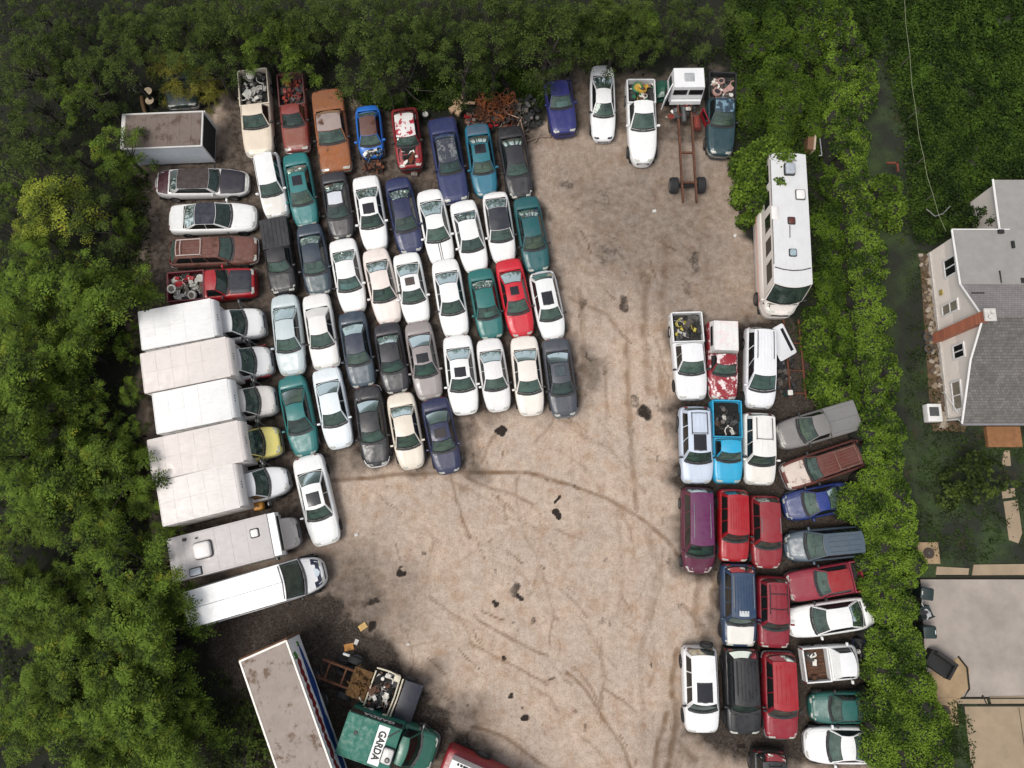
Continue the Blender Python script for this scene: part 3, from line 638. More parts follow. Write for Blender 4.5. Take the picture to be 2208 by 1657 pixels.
# ------------------------------------------------------------------ leaves
def leaf_mat(name, dark, light, warm=None, trans=.22):
    m, nt, b = new_mat(name); q = N(nt); g = q.n('ShaderNodeNewGeometry'); tc = q.n('ShaderNodeTexCoord'); oi = q.n('ShaderNodeObjectInfo')
    big = q.noise(tc.outputs['Object'], .9, 3)
    f = q.math('ADD', q.math('MULTIPLY', g.outputs['Random Per Island'], .45), q.math('MULTIPLY', q.ramp(big, [(.40, 0.0), (.62, 1.0)]), .55))
    c = q.ramp(f, [(.15, C(*dark)), (.85, C(*light))])
    if warm: c = q.mix(q.ramp(q.noise(tc.outputs['Object'], .7, 2), [(.60, 0.0), (.72, .8)]), c, C(*warm))
    c = q.mix(q.math('MULTIPLY', oi.outputs['Random'], .35), c, tuple(x * .6 for x in C(*light)))
    q.l(c, b.inputs['Base Color']); b.inputs['Roughness'].default_value = .7; b.inputs['Specular IOR Level'].default_value = .12
    tl = q.n('ShaderNodeBsdfTranslucent'); q.l(c, tl.inputs[0]); mx = q.n('ShaderNodeMixShader'); mx.inputs[0].default_value = trans
    q.l(b.outputs[0], mx.inputs[1]); q.l(tl.outputs[0], mx.inputs[2]); q.l(mx.outputs[0], nt.nodes['Material Output'].inputs['Surface']); return m
LEAF = leaf_mat('sumac_leaf', (14, 29, 10), (116, 142, 50), (154, 154, 48))
LEAFY = leaf_mat('yellow_leaf', (84, 104, 30), (166, 176, 66), (178, 162, 56))
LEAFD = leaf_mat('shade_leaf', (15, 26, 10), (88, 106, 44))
IVY = leaf_mat('ivy_leaf', (30, 54, 14), (122, 150, 50), None)
WEED = leaf_mat('weed_leaf', (22, 38, 14), (76, 100, 34), None)
OCHRE = leaf_mat('ochre_leaf', (92, 92, 38), (150, 146, 62))
BARK = plain('bark', (58, 52, 44), .9)
def leaf_object(name, P, D, Nn, l, w, mat, parent=None):
    """one mesh of many small folded leaves; arrays: base point, direction, normal, length, width"""
    D = D / np.linalg.norm(D, axis=1, keepdims=True); S = np.cross(Nn, D); S /= np.linalg.norm(S, axis=1, keepdims=True) + 1e-9; U = np.cross(D, S)
    l = l[:, None]; w = w[:, None]; n = len(P)
    V = np.empty((n, 4, 3)); V[:, 0] = P; V[:, 1] = P + D * l * .45 + S * w * .5 + U * w * .12; V[:, 2] = P + D * l - U * l * .12; V[:, 3] = P + D * l * .45 - S * w * .5 + U * w * .12
    me = bpy.data.meshes.new(name); me.vertices.add(n * 4); me.vertices.foreach_set('co', V.astype(np.float32).ravel())
    me.loops.add(n * 4); me.loops.foreach_set('vertex_index', np.arange(n * 4, dtype=np.int32)); me.polygons.add(n)
    me.polygons.foreach_set('loop_start', np.arange(0, n * 4, 4, dtype=np.int32)); me.polygons.foreach_set('loop_total', np.full(n, 4, np.int32))
    me.update(calc_edges=True); me.materials.append(mat)
    o = bpy.data.objects.new(name, me); col.objects.link(o)
    if parent is not None: o.parent = parent
    return o
def fan_tree(seed, h, rad, ntips, mat, label, frond=.75, leaflet=.20, pairs=6, nf=8, flat=.55):
    """tree with feathery compound leaves in rosettes at the branch tips"""
    g = np.random.RandomState(seed); root = empty('tree', (0, 0, 0), 0, label, 'tree')
    tips = []
    for i in range(ntips):
        a = g.uniform(0, 2 * math.pi); r = rad * math.sqrt(g.uniform(.02, 1)); zz = h - flat * rad * (r / rad) ** 2 * 1.3 - g.uniform(0, 1) ** 1.5 * 2.4
        tips.append((r * math.cos(a), r * math.sin(a), zz))
    P, D, Nn, l, w = [], [], [], [], []
    for t in tips:
        lean = np.array([t[0], t[1], 0]) / rad * .35; k = nf + g.randint(-2, 3); a0 = g.uniform(0, 6.28); sz = g.uniform(.65, 1.15)
        for f in range(k):
            a = a0 + 2 * math.pi * f / k + g.uniform(-.25, .25); d0 = np.array([math.cos(a), math.sin(a), g.uniform(.1, .55)]) + lean; d0 /= np.linalg.norm(d0)
            fl = frond * sz * g.uniform(.7, 1.1); p = np.array(t, float)
            for s in range(pairs + 1):
                u = (s + .6) / (pairs + .6); d1 = d0 + np.array([0, 0, -1.1 * u * u]); pos = p + d0 * fl * u + np.array([0, 0, -.45 * fl * u * u])
                sd = np.array([-d0[1], d0[0], 0]); sd /= np.linalg.norm(sd) + 1e-9; nn = np.cross(d1, sd) * -1; nn = nn if nn[2] > 0 else -nn
                sides = (1, -1) if s < pairs else (0,)
                for q_ in sides:
                    dd = sd * q_ * 1.0 + d1 * (.55 if q_ else 1) + g.normal(0, .13, 3); P.append(pos); D.append(dd); Nn.append(nn + g.normal(0, .25, 3))
                    ll = leaflet * sz * (1 - .35 * abs(u - .45)) * g.uniform(.85, 1.15); l.append(ll); w.append(ll * .42)
    leaf_object('crown', np.array(P), np.array(D), np.array(Nn), np.array(l), np.array(w), mat, root)
    q = MB(); bend = [(0, 0, -.1), (.1 * g.uniform(-1, 1), .1 * g.uniform(-1, 1), h * .3), (.2 * g.uniform(-1, 1), .2 * g.uniform(-1, 1), h * .55)]
    q.tube(bend, [.14, .11, .08], 0, 8)
    for t in tips[:max(10, ntips // 2)]:
        s0 = Vector(bend[2]).lerp(Vector(bend[1]), g.uniform(0, .9)); mid_ = (s0 + Vector(t)) / 2 + Vector((0, 0, -.25)); q.tube([s0, mid_, Vector(t)], [.05, .035, .015], 0, 5)
    q.build('trunk', BARK, root, 60); return root
def lumps_leaves(g, lumps, per_m2, size, gap=.38, freq=1.1, up=.7):
    """leaf positions over the upper surface of a set of uneven lumps"""
    PP, DD, NN, LL, WW = [], [], [], [], []
    for (cx, cy, cz, rx, ry, rz) in lumps:
        n = int(per_m2 * 2.2 * math.pi * rx * ry); dr = g.normal(0, 1, (n, 3)); dr /= np.linalg.norm(dr, axis=1, keepdims=True); dr[:, 2] = np.where(dr[:, 2] < -.25, -dr[:, 2], dr[:, 2])
        rad = g.uniform(.72, 1.06, n) ** .6
        p = dr * rad[:, None] * np.array([rx, ry, rz]); p += np.array([cx, cy, cz])
        nz = vnoise(p[:, 0] * freq + p[:, 2] * 1.7, p[:, 1] * freq - p[:, 2], .55, 31) * .5 + vnoise(p[:, 0], p[:, 1], .18, 32) * .5
        k = (nz > gap) & (p[:, 2] > .03); p, dr = p[k], dr[k]; m = len(p)
        nn = dr * .4 + np.array([0, 0, up]) + g.normal(0, .5, (m, 3)); dd = np.cross(nn, g.normal(0, 1, (m, 3)))
        s = size * g.uniform(.7, 1.35, m); PP.append(p); DD.append(dd); NN.append(nn); LL.append(s); WW.append(s * g.uniform(.65, .9, m))
    return [np.concatenate(a) for a in (PP, DD, NN, LL, WW)]
def core_mesh(lumps, k, mat, parent, name='inner_foliage', g=None):  # solid dark core added to block see-through, stands for twigs and shade
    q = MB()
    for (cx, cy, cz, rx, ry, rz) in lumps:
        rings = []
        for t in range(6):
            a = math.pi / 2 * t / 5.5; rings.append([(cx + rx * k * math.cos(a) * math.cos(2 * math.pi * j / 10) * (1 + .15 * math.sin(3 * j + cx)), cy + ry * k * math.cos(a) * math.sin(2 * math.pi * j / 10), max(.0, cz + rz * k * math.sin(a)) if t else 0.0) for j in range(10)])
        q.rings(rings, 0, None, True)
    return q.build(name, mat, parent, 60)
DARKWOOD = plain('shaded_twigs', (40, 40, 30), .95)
def bush(name, label, cat, lumps_px, mat, per_m2=170, size=.13, gap=.36, group=None, seed=1, core=.8, wood=None):
    """lumps_px: (u, v, radius m, centre height m, vertical radius m) on the survey photograph"""
    g = np.random.RandomState(seed); ls = []
    for (u, v, r, zc, rz) in lumps_px:
        p = G(u, v, zc + rz * .6); ls.append((p.x, p.y, zc, r * g.uniform(.9, 1.1), r * g.uniform(.9, 1.1), rz))
    root = empty(name, (ls[0][0], ls[0][1], 0), 0, label, cat, group); o = ls[0]
    ls = [(a - o[0], b_ - o[1], c_, d_, e_, f_) for (a, b_, c_, d_, e_, f_) in ls]
    leaf_object('leaves', *lumps_leaves(g, ls, per_m2, size, gap), mat, root)
    if core: core_mesh(ls, core, wood or DARKWOOD, root)
    return root
def scatter(name, label, polys, n, zmax, size, mat, seed, gap=.4, freq=.9):
    g = np.random.RandomState(seed); PP = []
    for poly, share in polys:
        us, vs_ = [p[0] for p in poly], [p[1] for p in poly]; m = int(n * share)
        u, v = g.uniform(min(us), max(us), m), g.uniform(min(vs_), max(vs_), m)
        d_ = soft(u + g.normal(0, 14, m), v + g.normal(0, 14, m), poly, 30); k = d_ > .5; u, v = u[k], v[k]
        dx, dy = (u - CX) / F, -(v - CY) / F; Y, Z = dy * CT + ST, dy * ST - CT; t = -CAMH / Z
        PP.append(np.stack([dx * t, Y * t, np.zeros(len(u))], 1))
    P = np.concatenate(PP); nz = vnoise(P[:, 0], P[:, 1], .8, seed + 50) * .55 + vnoise(P[:, 0], P[:, 1], .28, seed + 51) * .45; k = nz > gap; P, nz = P[k], nz[k]; m = len(P)
    P[:, 2] = g.uniform(.02, 1, m) * zmax * np.clip((nz - gap) * 3 + .15, 0, 1)
    nn = np.array([0, 0, 1.0]) + g.normal(0, .5, (m, 3)); dd = np.cross(nn, g.normal(0, 1, (m, 3))); s = size * g.uniform(.6, 1.4, m)
    o = leaf_object(name, P, dd, nn, s, s * g.uniform(.4, .8, m), mat); return tag(o, label, 'undergrowth', None, 'stuff')
# ------------------------------------------------------------------ the woods along the left and upper edges
TG = 'trees of the woods around the lot'
PRO = [fan_tree(11, 5.4, 1.9, 26, LEAF, '', .66, .205, 6, 8), fan_tree(12, 5.0, 1.8, 22, LEAF, '', .62, .19, 6, 8), fan_tree(13, 5.8, 2.1, 28, LEAF, '', .74, .22, 6, 8), fan_tree(14, 4.6, 1.7, 22, LEAF, '', .6, .18, 7, 8)]
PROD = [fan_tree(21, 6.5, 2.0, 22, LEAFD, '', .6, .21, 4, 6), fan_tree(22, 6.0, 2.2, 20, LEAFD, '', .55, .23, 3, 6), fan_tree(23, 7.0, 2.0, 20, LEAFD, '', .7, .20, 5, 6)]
PROY = [fan_tree(31, 5.6, 1.7, 40, LEAFY, '', .6, .22, 3, 8), fan_tree(32, 3.0, 1.4, 34, OCHRE, '', .55, .13, 6, 8)]
used = set()
def plant(proto, u, v, zc, s, label, group=TG, rz=None, name='tree'):
    t = proto if proto.name not in used else copy_tree(proto)
    used.add(proto.name); p = G(u, v, zc * s); t.location = (p.x, p.y, 0); t.scale = (s, s, s); t.rotation_euler = (0, 0, rnd.uniform(0, 6.28) if rz is None else rz)
    t['label'] = label
    if group: t['group'] = group
    elif 'group' in t: del t['group']
    t['category'] = 'tree'; return t
LEFT = [(-40, 350), (150, 380), (215, 430), (215, 560), (195, 660), (205, 800), (215, 930), (235, 1010), (285, 1100), (318, 1180), (318, 1280), (310, 1400), (345, 1500), (370, 1720), (-40, 1720)]
gr = random.Random(5)
L_SUM = 'feathery green tree in the dense woods left of the box trucks'
L_TOPD = 'dark sparse tree in the shaded woods along the top and upper left'
v = 330
while v < 1720:
    u = -30 + gr.uniform(0, 40)
    while u < 440:
        uu, vv = u + gr.uniform(-18, 18), v + gr.uniform(-20, 20)
        inn = inside(np.array([uu]), np.array([vv]), LEFT)[0]
        clear = math.hypot(uu - 25, vv - 1440) < 55 or math.hypot(uu - 40, vv - 1640) < 50 or math.hypot((uu - 110) / 1.1, vv - 460) < 75
        if inn and not clear and gr.random() < (.8 if vv < 700 else .88):
            plant(PROD[gr.randrange(3)] if (vv < 520 and gr.random() < .55) else PRO[gr.randrange(4)], uu, vv, 5.0, gr.uniform(.58, 1.12), '_', TG)
        u += 72
    v += 70
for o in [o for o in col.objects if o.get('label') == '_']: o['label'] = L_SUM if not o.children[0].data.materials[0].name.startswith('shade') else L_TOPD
for (u, v, k, s) in [(15, 120, 1, .8), (45, 190, 1, .75), (20, 280, 0, .7), (130, 170, 2, .75), (150, 130, 1, .5), (250, 60, 1, .7), (240, 30, 0, .6), (120, 300, 1, .6), (225, 290, 2, .8), (230, 340, 2, .6), (90, 350, 0, .6), (400, 60, 0, .9), (440, 110, 0, .8), (470, 20, 2, .9), (540, 30, 2, .95), (545, 60, 2, .7), (615, 62, 2, .8), (745, 30, 1, .8), (760, 100, 0, .6), (825, 20, 1, 1.0), (800, 80, 1, .9), (780, 130, 1, .8), (850, 115, 1, .9), (830, 165, 1, .6), (870, 60, 0, .7), (930, 50, 0, .8), (990, 110, 0, .9), (1060, 70, 0, .8), (1060, 120, 0, .7), (1100, 20, 0, .9), (1140, 40, 0, .8), (1190, 30, 0, .9), (1180, 90, 0, 1.0), (1240, 20, 2, .8), (1230, 100, 0, .9), (1300, 15, 2, .8), (1280, 110, 0, .7), (1330, 90, 0, .8), (1385, 40, 2, .7), (1390, 110, 0, .7), (1340, 130, 0, .6), (1450, 60, 0, .5), (1470, 20, 0, .5), (700, 40, 0, .6), (330, 40, 0, .6), (60, 40, 1, .6), (490, 95, 1, .5)]:
    if (500 < u < 780 and v > 95) or (1180 <= u < 1580 and v > 72): v = 60
    bright = k == 2 and gr.random() < .7
    plant(PRO[gr.randrange(4)] if bright else PROD[k], u, v, 5.6, s * 1.05, 'bright feathery tree standing out of the dark woods at the top' if bright else L_TOPD)
for (u, v, s) in ((285, 1020, .5), (318, 1085, .55), (352, 1150, .5), (268, 930, .5), (275, 840, .4), (270, 600, .55), (262, 480, .5), (345, 1330, .5), (400, 1560, .55), (290, 700, .3), (255, 740, .5)): plant(PRO[gr.randrange(4)], u, v, 4.6, s, L_SUM)
for i in range(46):
    u, v = gr.uniform(-20, 470), gr.uniform(-20, 340)
    if i > 26: u, v = gr.uniform(480, 1560), gr.uniform(-20, 70)
    if 190 < u < 480 and v > 150: continue
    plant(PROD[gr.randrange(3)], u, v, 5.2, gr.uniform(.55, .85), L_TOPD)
for u, v, k, s, lb in ((95, 430, 0, 1.0, 'yellow-green tree glowing at the left edge of the woods'), (60, 490, 0, .62, 'small yellow-green tree below the larger yellow one at the left edge'), (352, 140, 1, 1.0, 'ochre shrub-like tree leaning over the dark green derelict pickup'), (430, 165, 1, .8, 'small ochre tree beside the cream pickup bed')):
    plant(PROY[k], u, v, 5.0 if k == 0 else 2.6, s, lb, None)
for o in PRO + PROD + PROY:
    if o.name not in used: pass
# ------------------------------------------------------------------ undergrowth, ivy and shrubs
scatter('undergrowth', 'dim undergrowth covering the floor of the woods', [([(-20, -20), (1600, -20), (1580, 150), (1180, 150), (950, 150), (560, 150), (440, 200), (290, 230), (260, 330), (300, 380), (300, 640), (280, 900), (330, 1100), (400, 1250), (420, 1400), (520, 1657), (-20, 1680)], 1)], 110000, 1.1, .17, leaf_mat('shaded_leaf', (22, 34, 15), (74, 92, 38)), 3, .50)
scatter('ground_ivy', 'green ground ivy behind the scrap pile and the jeep', [([(770, 215), (870, 205), (960, 165), (1110, 150), (1172, 165), (1170, 235), (1100, 200), (1010, 205), (960, 235), (890, 235), (800, 240)], 1)], 26000, .5, .13, WEED, 4, .28)
scatter('weeds', 'rough weeds filling the yard beyond the hedge', [([(1865, -20), (2260, -20), (2260, 400), (2130, 410), (2060, 500), (2000, 530), (1960, 500), (1960, 300)], 1)], 90000, .5, .15, WEED, 6, .22)
scatter('weeds', 'low weeds between the camper and the hedge', [([(1560, -20), (1900, -20), (1900, 130), (1570, 130)], .35), ([(1570, 80), (1800, 60), (1830, 300), (1780, 330), (1850, 700), (1780, 900), (1720, 700), (1760, 680), (1745, 340), (1600, 330), (1580, 200)], 1)], 60000, .6, .14, WEED, 8, .30)
scatter('weeds', 'thin weeds growing along the foot of the woods by the gravel', [([(250, 380), (330, 380), (310, 520), (310, 640), (290, 660), (250, 560)], .5), ([(520, 1480), (600, 1660), (440, 1680), (470, 1440)], .4), ([(640, 170), (790, 195), (800, 240), (760, 235)], .15)], 9000, .4, .13, LEAFD, 9, .36)
HP = [(1795, 20), (1830, 110), (1845, 200), (1835, 290), (1845, 370), (1855, 440), (1872, 520), (1880, 600), (1888, 680), (1893, 760), (1900, 840), (1906, 920), (1910, 1000), (1905, 1075), (1925, 1140), (1935, 1210), (1930, 1290), (1930, 1370), (1945, 1440), (1960, 1520), (1975, 1590), (1990, 1670)]
HR = [1.0, 1.1, 1.25, 1.2, .9, .85, .85, .9, .95, .95, 1.0, 1.0, 1.05, 1.35, 1.4, 1.45, 1.35, 1.35, 1.4, 1.65, 1.9, 2.2]
hl = []
for i in range(len(HP) - 1):
    for k in range(2):
        t = k / 2; a, b_ = HP[i], HP[i + 1]; r = HR[i] + (HR[i + 1] - HR[i]) * t
        for w in range(7): hl.append((a[0] + (b_[0] - a[0]) * t + gr.uniform(-19, 19) * (.8 + r), a[1] + (b_[1] - a[1]) * t + gr.uniform(-20, 20), r * gr.uniform(.25, .62), gr.uniform(1.0, 1.5), gr.uniform(.35, .65)))
hl += [(1838 + .11 * (v_ - 250) * .75 + gr.uniform(-10, 10), v_, gr.uniform(.45, .7), 1.1, .5) for v_ in range(250, 860, 16)]
hl += [(1850, 1075, .9, 1.2, .8), (1830, 1100, .6, 1.0, .7), (1868, 1105, .8, 1.2, .8), (1885, 1170, .8, 1.0, .8), (1870, 1215, .6, 1.0, .7), (1875, 1262, .5, .9, .6), (1900, 1520, .9, 1.2, .8), (1893, 1575, .7, 1.2, .7), (1900, 1620, .9, 1.2, .8), (1885, 1450, .6, .9, .6)]
bush('hedge', 'long ivy-smothered hedge running down between the lot and the houses', 'hedge', hl, IVY, 240, .105, .29, None, 2, .82)
bush('vine_thicket', 'bright vines climbing over the rear corner of the camper', 'vine', [(1655, 330, 1.1, 1.6, 1.9), (1630, 380, 1.0, 1.2, 1.9), (1690, 345, .8, 2.2, 1.4), (1610, 345, .9, .6, 1.2), (1640, 425, .7, 1.2, 1.7), (1605, 420, .7, .5, 1.0), (1612, 470, .5, .4, .9), (1680, 395, .45, 2.5, 1.0)], IVY, 190, .17, .26, None, 3, .8)
bush('shrub', 'leafy shrub standing alone in the yard right of the hedge', 'shrub', [(1915, 400, .9, .5, 1.2), (1930, 440, .8, .5, 1.0), (1905, 445, .6, .5, 1.0), (1930, 480, .5, .3, .8)], IVY, 170, .15, .32, None, 4)
bush('shrub', 'green shrub beside the rusty trailer rails', 'shrub', [(1765, 740, .9, .3, 1.0), (1790, 790, .8, .3, 1.0), (1770, 830, .8, .3, .9), (1815, 850, .7, .3, .9), (1760, 700, .6, .3, .9)], IVY, 170, .15, .34, None, 5)
def fill(poly, n, r, zc, rz, seed):
    g_ = random.Random(seed); out = []; us = [p[0] for p in poly]; vs_ = [p[1] for p in poly]
    while len(out) < n:
        u, v = g_.uniform(min(us), max(us)), g_.uniform(min(vs_), max(vs_))
        if inside(np.array([u]), np.array([v]), poly)[0]: out.append((u, v, g_.uniform(*r), g_.uniform(*zc), g_.uniform(*rz)))
    return out
bush('vine_thicket', 'wide tangle of vines behind the dark teal pickup', 'vine', fill([(1600, 40), (1790, 0), (1820, 320), (1795, 320), (1735, 245), (1700, 290), (1620, 310), (1595, 180)], 60, (.45, 1.0), (.3, .8), (.25, .55), 3), leaf_mat('vine_leaf', (30, 50, 14), (96, 122, 38)), 210, .115, .30, None, 6, .7)
bush('vine_thicket', 'low dark vines between the motorhome and the hedge', 'vine', fill([(1775, 330), (1850, 320), (1885, 700), (1875, 860), (1790, 900), (1740, 690), (1765, 600)], 80, (.4, .8), (.1, .6), (.2, .45), 5), leaf_mat('low_vine_leaf', (28, 48, 14), (98, 126, 38)), 230, .115, .30, None, 16, .6)
bush('vine_thicket', 'uneven mounds of weeds in the yard north of the house', 'weeds', fill([(1970, -10), (2240, -10), (2240, 370), (2130, 380), (2060, 440), (1990, 300)], 60, (.4, 1.2), (-.1, .2), (.2, .5), 9), leaf_mat('mound_leaf', (26, 46, 14), (84, 112, 36)), 130, .125, .42, None, 26, 0)
bush('shrub', 'airy shrub over the stepping-stone path in the back yard', 'shrub', [(2110, 1010, .9, .9, .7), (2150, 1030, .9, .8, .7), (2070, 1040, .8, .6, .6), (2180, 1040, .6, .8, .5), (2120, 1060, .7, .7, .6), (2050, 1075, .6, .5, .5)], LEAFD, 80, .19, .50, None, 7, 0)
bush('shrub', 'small shrub under the side wall of the trailer by the woods', 'shrub', [(530, 1545, .7, .3, .6), (545, 1590, .6, .3, .6), (560, 1640, .8, .3, .6)], LEAFD, 120, .15, .42, None, 9, 0)
WH = (246, 246, 244); IV = (240, 232, 222); SILV = (205, 214, 216)
GT = (.46, .66, .58); GB = (.42, .55, .55); GG = (.62, .72, .52); GD = (.25, .32, .30)
# ---- left block, first row (nose towards the camera side of the lot)
c = car('pickup', (549, 160), (562, 340), (232, 217, 196), 'cream pickup truck with white junk piled in its bed, beside the woods', W=1.95, bump='chrome', bedc=(232, 220, 200), tint=GT)
in_bed(c, 'white household junk and bent panels in the bed of the cream pickup', JUNK[:1] * 4 + JUNK[1:4], 46, .4)
c = car('pickup', (629, 168), (643, 331), (158, 62, 52), 'weathered red pickup truck with rust-orange hood and red drums in its bed', W=1.72, rust=.25, fade=.4, hoodc=(158, 84, 62), bump='chrome', bedc=(120, 70, 66), nF=9.)
in_bed(c, 'red tangled scrap filling the bed of the weathered red pickup', [plain('scrap', (165, 62, 45), .6), plain('scrap', (150, 70, 60), .6), JUNK[1], plain('scrap', (120, 45, 38), .6)], 50, .3, 'bdt')
car('old', (705, 197), (727, 372), (182, 108, 58), 'old orange-brown two-tone sedan with a pale pinkish roof', W=1.95, wk=.98, rw=.74, bw=.90, re=.65, rb=.73, trunkc=(168, 104, 60), trunkc_p=dict(rust=.3), pw=1.12, roofc=(192, 172, 166), rust=.30, fade=.3, dirt=.6, tint=GT, rearglass=True, rtint=GD, rough=.6)
car('coupe', (793, 233), (803, 340), (28, 112, 205), 'bright blue coupe with brown rusted roof and stripped nose', W=1.72, hood=.16, wt=.31, re=.70, rb=.86, roofc=(126, 92, 82), roofc_p=dict(rust=.5), hoodc=(70, 105, 150), nobumper=1, nohood=[JUNK[0], JUNK[3], plain('scrap', (90, 130, 170), .5)], rtint=GD)
car('suv', (872, 240), (887, 366), (176, 40, 44), 'small red open jeep with red-splashed white roof and no hood', W=1.70, hood=.30, wt=.38, re=.80, rb=.93, roofc=(236, 232, 228), roofc_p=dict(chip=(176, 40, 60)), bump='black', nohood=[JUNK[0], rusty(), plain('scrap', (176, 40, 44), .5), JUNK[3]], nF=9., H=1.7)
car('old', (951, 257), (984, 438), (46, 58, 112), 'long navy blue sedan with dark peeling vinyl roof', W=1.92, roofc=(66, 72, 86), roofc_p=dict(chip=(120, 122, 124), rough=.8), nF=7., rearglass=True, rtint=GD, re=.70, rb=.80, tint=(.40, .62, .66))
car('sedan', (1027, 272), (1050, 423), (34, 128, 156), 'cyan blue sedan with faded grey-blue trunk and a sunroof', W=1.72, trunkc=(90, 116, 138), roofc=(38, 132, 146), sunroof=(.52, .86, .58), tint=GG, rtint=GG, rfilm=.2)
car('sedan', (1097, 277), (1125, 428), (44, 43, 48), 'black sedan with pale headlights at the end of the front row', W=1.82, tint=GT, rtint=GG, lamps='big', roofc=(52, 52, 58))
# ---- second row
car('suv', (575, 338), (601, 471), WH, 'small boxy white wagon with dented cream hood', W=1.62, H=1.62, hoodc=(228, 224, 216), tint=GD, hood=.30, wt=.42, dent=.03)
car('sedan', (637, 335), (664, 490), (40, 140, 140), 'teal sedan with black rear window and sunroof, beside the boxy white wagon', W=1.76, sunroof=(.42, .74, .50), rtint=(.10, .11, .11), fade=.3, dent=.02, tint=GG)
car('sedan', (719, 375), (740, 516), (54, 53, 60), 'dark grey sedan with a chipped white roof panel', W=1.72, roofpanel=((214, 218, 224), (-.85, .85, .1, .95)), hoodc=(62, 56, 60), tint=GB, lamps='lens')
car('sedan', (788, 384), (813, 542), WH, 'white sedan with black sunroof and crumpled front bumper', W=1.80, sunroof=(.18, .58, .56), tint=GT, rtint=GG, dent=.025, nobumper=1)
car('sedan', (856, 387), (888, 546), (42, 54, 104), 'navy blue sedan with scratched roof, right of the crumpled white sedan', W=1.78, chip=None, tint=GB, rtint=GB, rust=.08, roofc=(46, 52, 92))
car('coupe', (924, 413), (956, 570), WH, 'white coupe with two black racing stripes on its hood', W=1.82, stripes=[(-.09, -.03), (.06, .12)], tint=GT, rtint=GD, seat=M_SEATS[4])
car('sedan', (996, 437), (1030, 588), WH, 'plain white sedan right of the black-striped coupe', W=1.80, tint=GB, rtint=(.42, .72, .72), rfilm=.2)
car('coupe', (1066, 418), (1089, 568), (238, 236, 234), 'white coupe with a dark blue-black roof', W=1.76, roofc=(48, 50, 62), roofc_p=dict(fade=.3), rtint=(.2, .25, .27), tint=GB, wt=.42, re=.74, rb=.90, rw=.70)
car('sedan', (1132, 428), (1161, 586), (24, 104, 108), 'dark teal sedan at the outer end of the second row', W=1.76, tint=GG, rtint=GG, rfilm=.2)
# ---- third row
c = car('pickup2', (593, 478), (616, 635), (38, 36, 40), 'black crew pickup with ribbed bed liner and white front fenders', W=1.70, H=1.6, lamps='big', tint=GT, cover=((36, 36, 40), .02, 6), hood=.25, re=.55, rb=.57, bed=.585)
car('sedan', (667, 487), (691, 637), (50, 66, 84), 'slate blue sedan with faded dark teal hood', W=1.78, hoodc=(46, 80, 90), trunkc=(58, 76, 92), fade=.3, tint=GB, rtint=GD, rust=.05)
car('sedan', (738, 519), (766, 676), WH, 'white sedan with a pale blue sunshade behind its windshield', W=1.80, tint=(.4, .58, .58), rtint=GG, shade=1)
car('sedan', (808, 540), (842, 698), (240, 228, 220), 'cream-white sedan with broken front corner, in the third row', W=1.80, tint=GT, rtint=(.5, .68, .62), rfilm=.2, dent=.02)
car('sedan', (875, 549), (903, 699), WH, 'white sedan with its sunroof slid half open', W=1.80, tint=GT, rtint=GG, sunroof=(.42, .74, .42), sunroofm=plain('sunroof_gap', (84, 72, 66), .5))
car('sedan', (958, 562), (986, 727), WH, 'long white sedan left of the green-teal sedan', W=1.84, tint=GT, rtint=(.45, .68, .64), rfilm=.2)
car('sedan', (1034, 583), (1062, 731), (36, 128, 124), 'green-teal sedan with a white paper on its dashboard, left of the red sedan', W=1.72, tint=GT, rtint=GD, shade=1, shadeoff=.6)
car('sedan', (1094, 562), (1128, 726), (206, 24, 44), 'bright red sedan with a tilted sunroof', W=1.78, sunroof=(.40, .70, .40), tint=GT, rtint=GB)
car('hatch', (1166, 588), (1196, 733), (238, 239, 238), 'white hatchback with black sunroof at the outer end of its row', W=1.76, sunroof=(.22, .48, .52), tint=GT, rtint=GD, nF=3.4)
# ---- fourth row
car('sedan', (614, 638), (632, 809), (200, 212, 214), 'pale silver-blue sedan with shiny roof', W=1.82, tint=GT, rtint=(.42, .66, .6))
car('sedan', (681, 637), (706, 794), (240, 238, 234), 'rust-spotted white sedan with wide trunk and chrome bumper', W=1.80, rust=.14, nF=7., tint=GB, rearglass=False, rb=.80, bump='chrome', dent=.012)
car('sedan', (758, 674), (785, 836), (54, 74, 92), 'wrecked slate blue sedan with brown debris over its windows', W=1.78, fade=.5, rust=.12, tint=(.5, .45, .36), rtint=(.45, .33, .25), rfilm=.45, film=.4, hoodc=(52, 82, 100), roofc=(56, 66, 86))
car('sedan', (833, 699), (858, 849), (52, 51, 58), 'charcoal sedan with bright green-tinted glass', W=1.76, tint=(.42, .72, .62), rtint=(.5, .78, .7), rfilm=.25)
car('sedan', (900, 696), (929, 861), (178, 168, 166), 'taupe-grey sedan with a black sunroof', W=1.80, sunroof=(.18, .52, .56), tint=(.40, .70, .58), rtint=(.42, .7, .62))
car('sedan', (985, 725), (1004, 894), WH, 'white sedan with black sunroof at the lot edge', W=1.88, sunroof=(.18, .50, .52), tint=GT, rtint=GG, rfilm=.2)
car('sedan', (1053, 732), (1077, 887), (236, 234, 232), 'off-white compact sedan without sunroof at the lot edge', W=1.74, tint=(.5, .62, .54), rtint=(.62, .72, .68), rfilm=.3)
car('sedan', (1128, 727), (1147, 896), IV, 'ivory sedan parked left of the dark grey one', W=1.80, tint=(.36, .6, .54), rtint=GG, rfilm=.25)
car('sedan', (1196, 732), (1219, 899), (84, 88, 98), 'dark grey sedan with a glazed sunroof, last in its row', W=1.76, sunroof=(.42, .78, .50), sunroofm=plain('grey_roof_glass', (86, 98, 102), .15), tint=GB, rtint=GB, bump='grey')
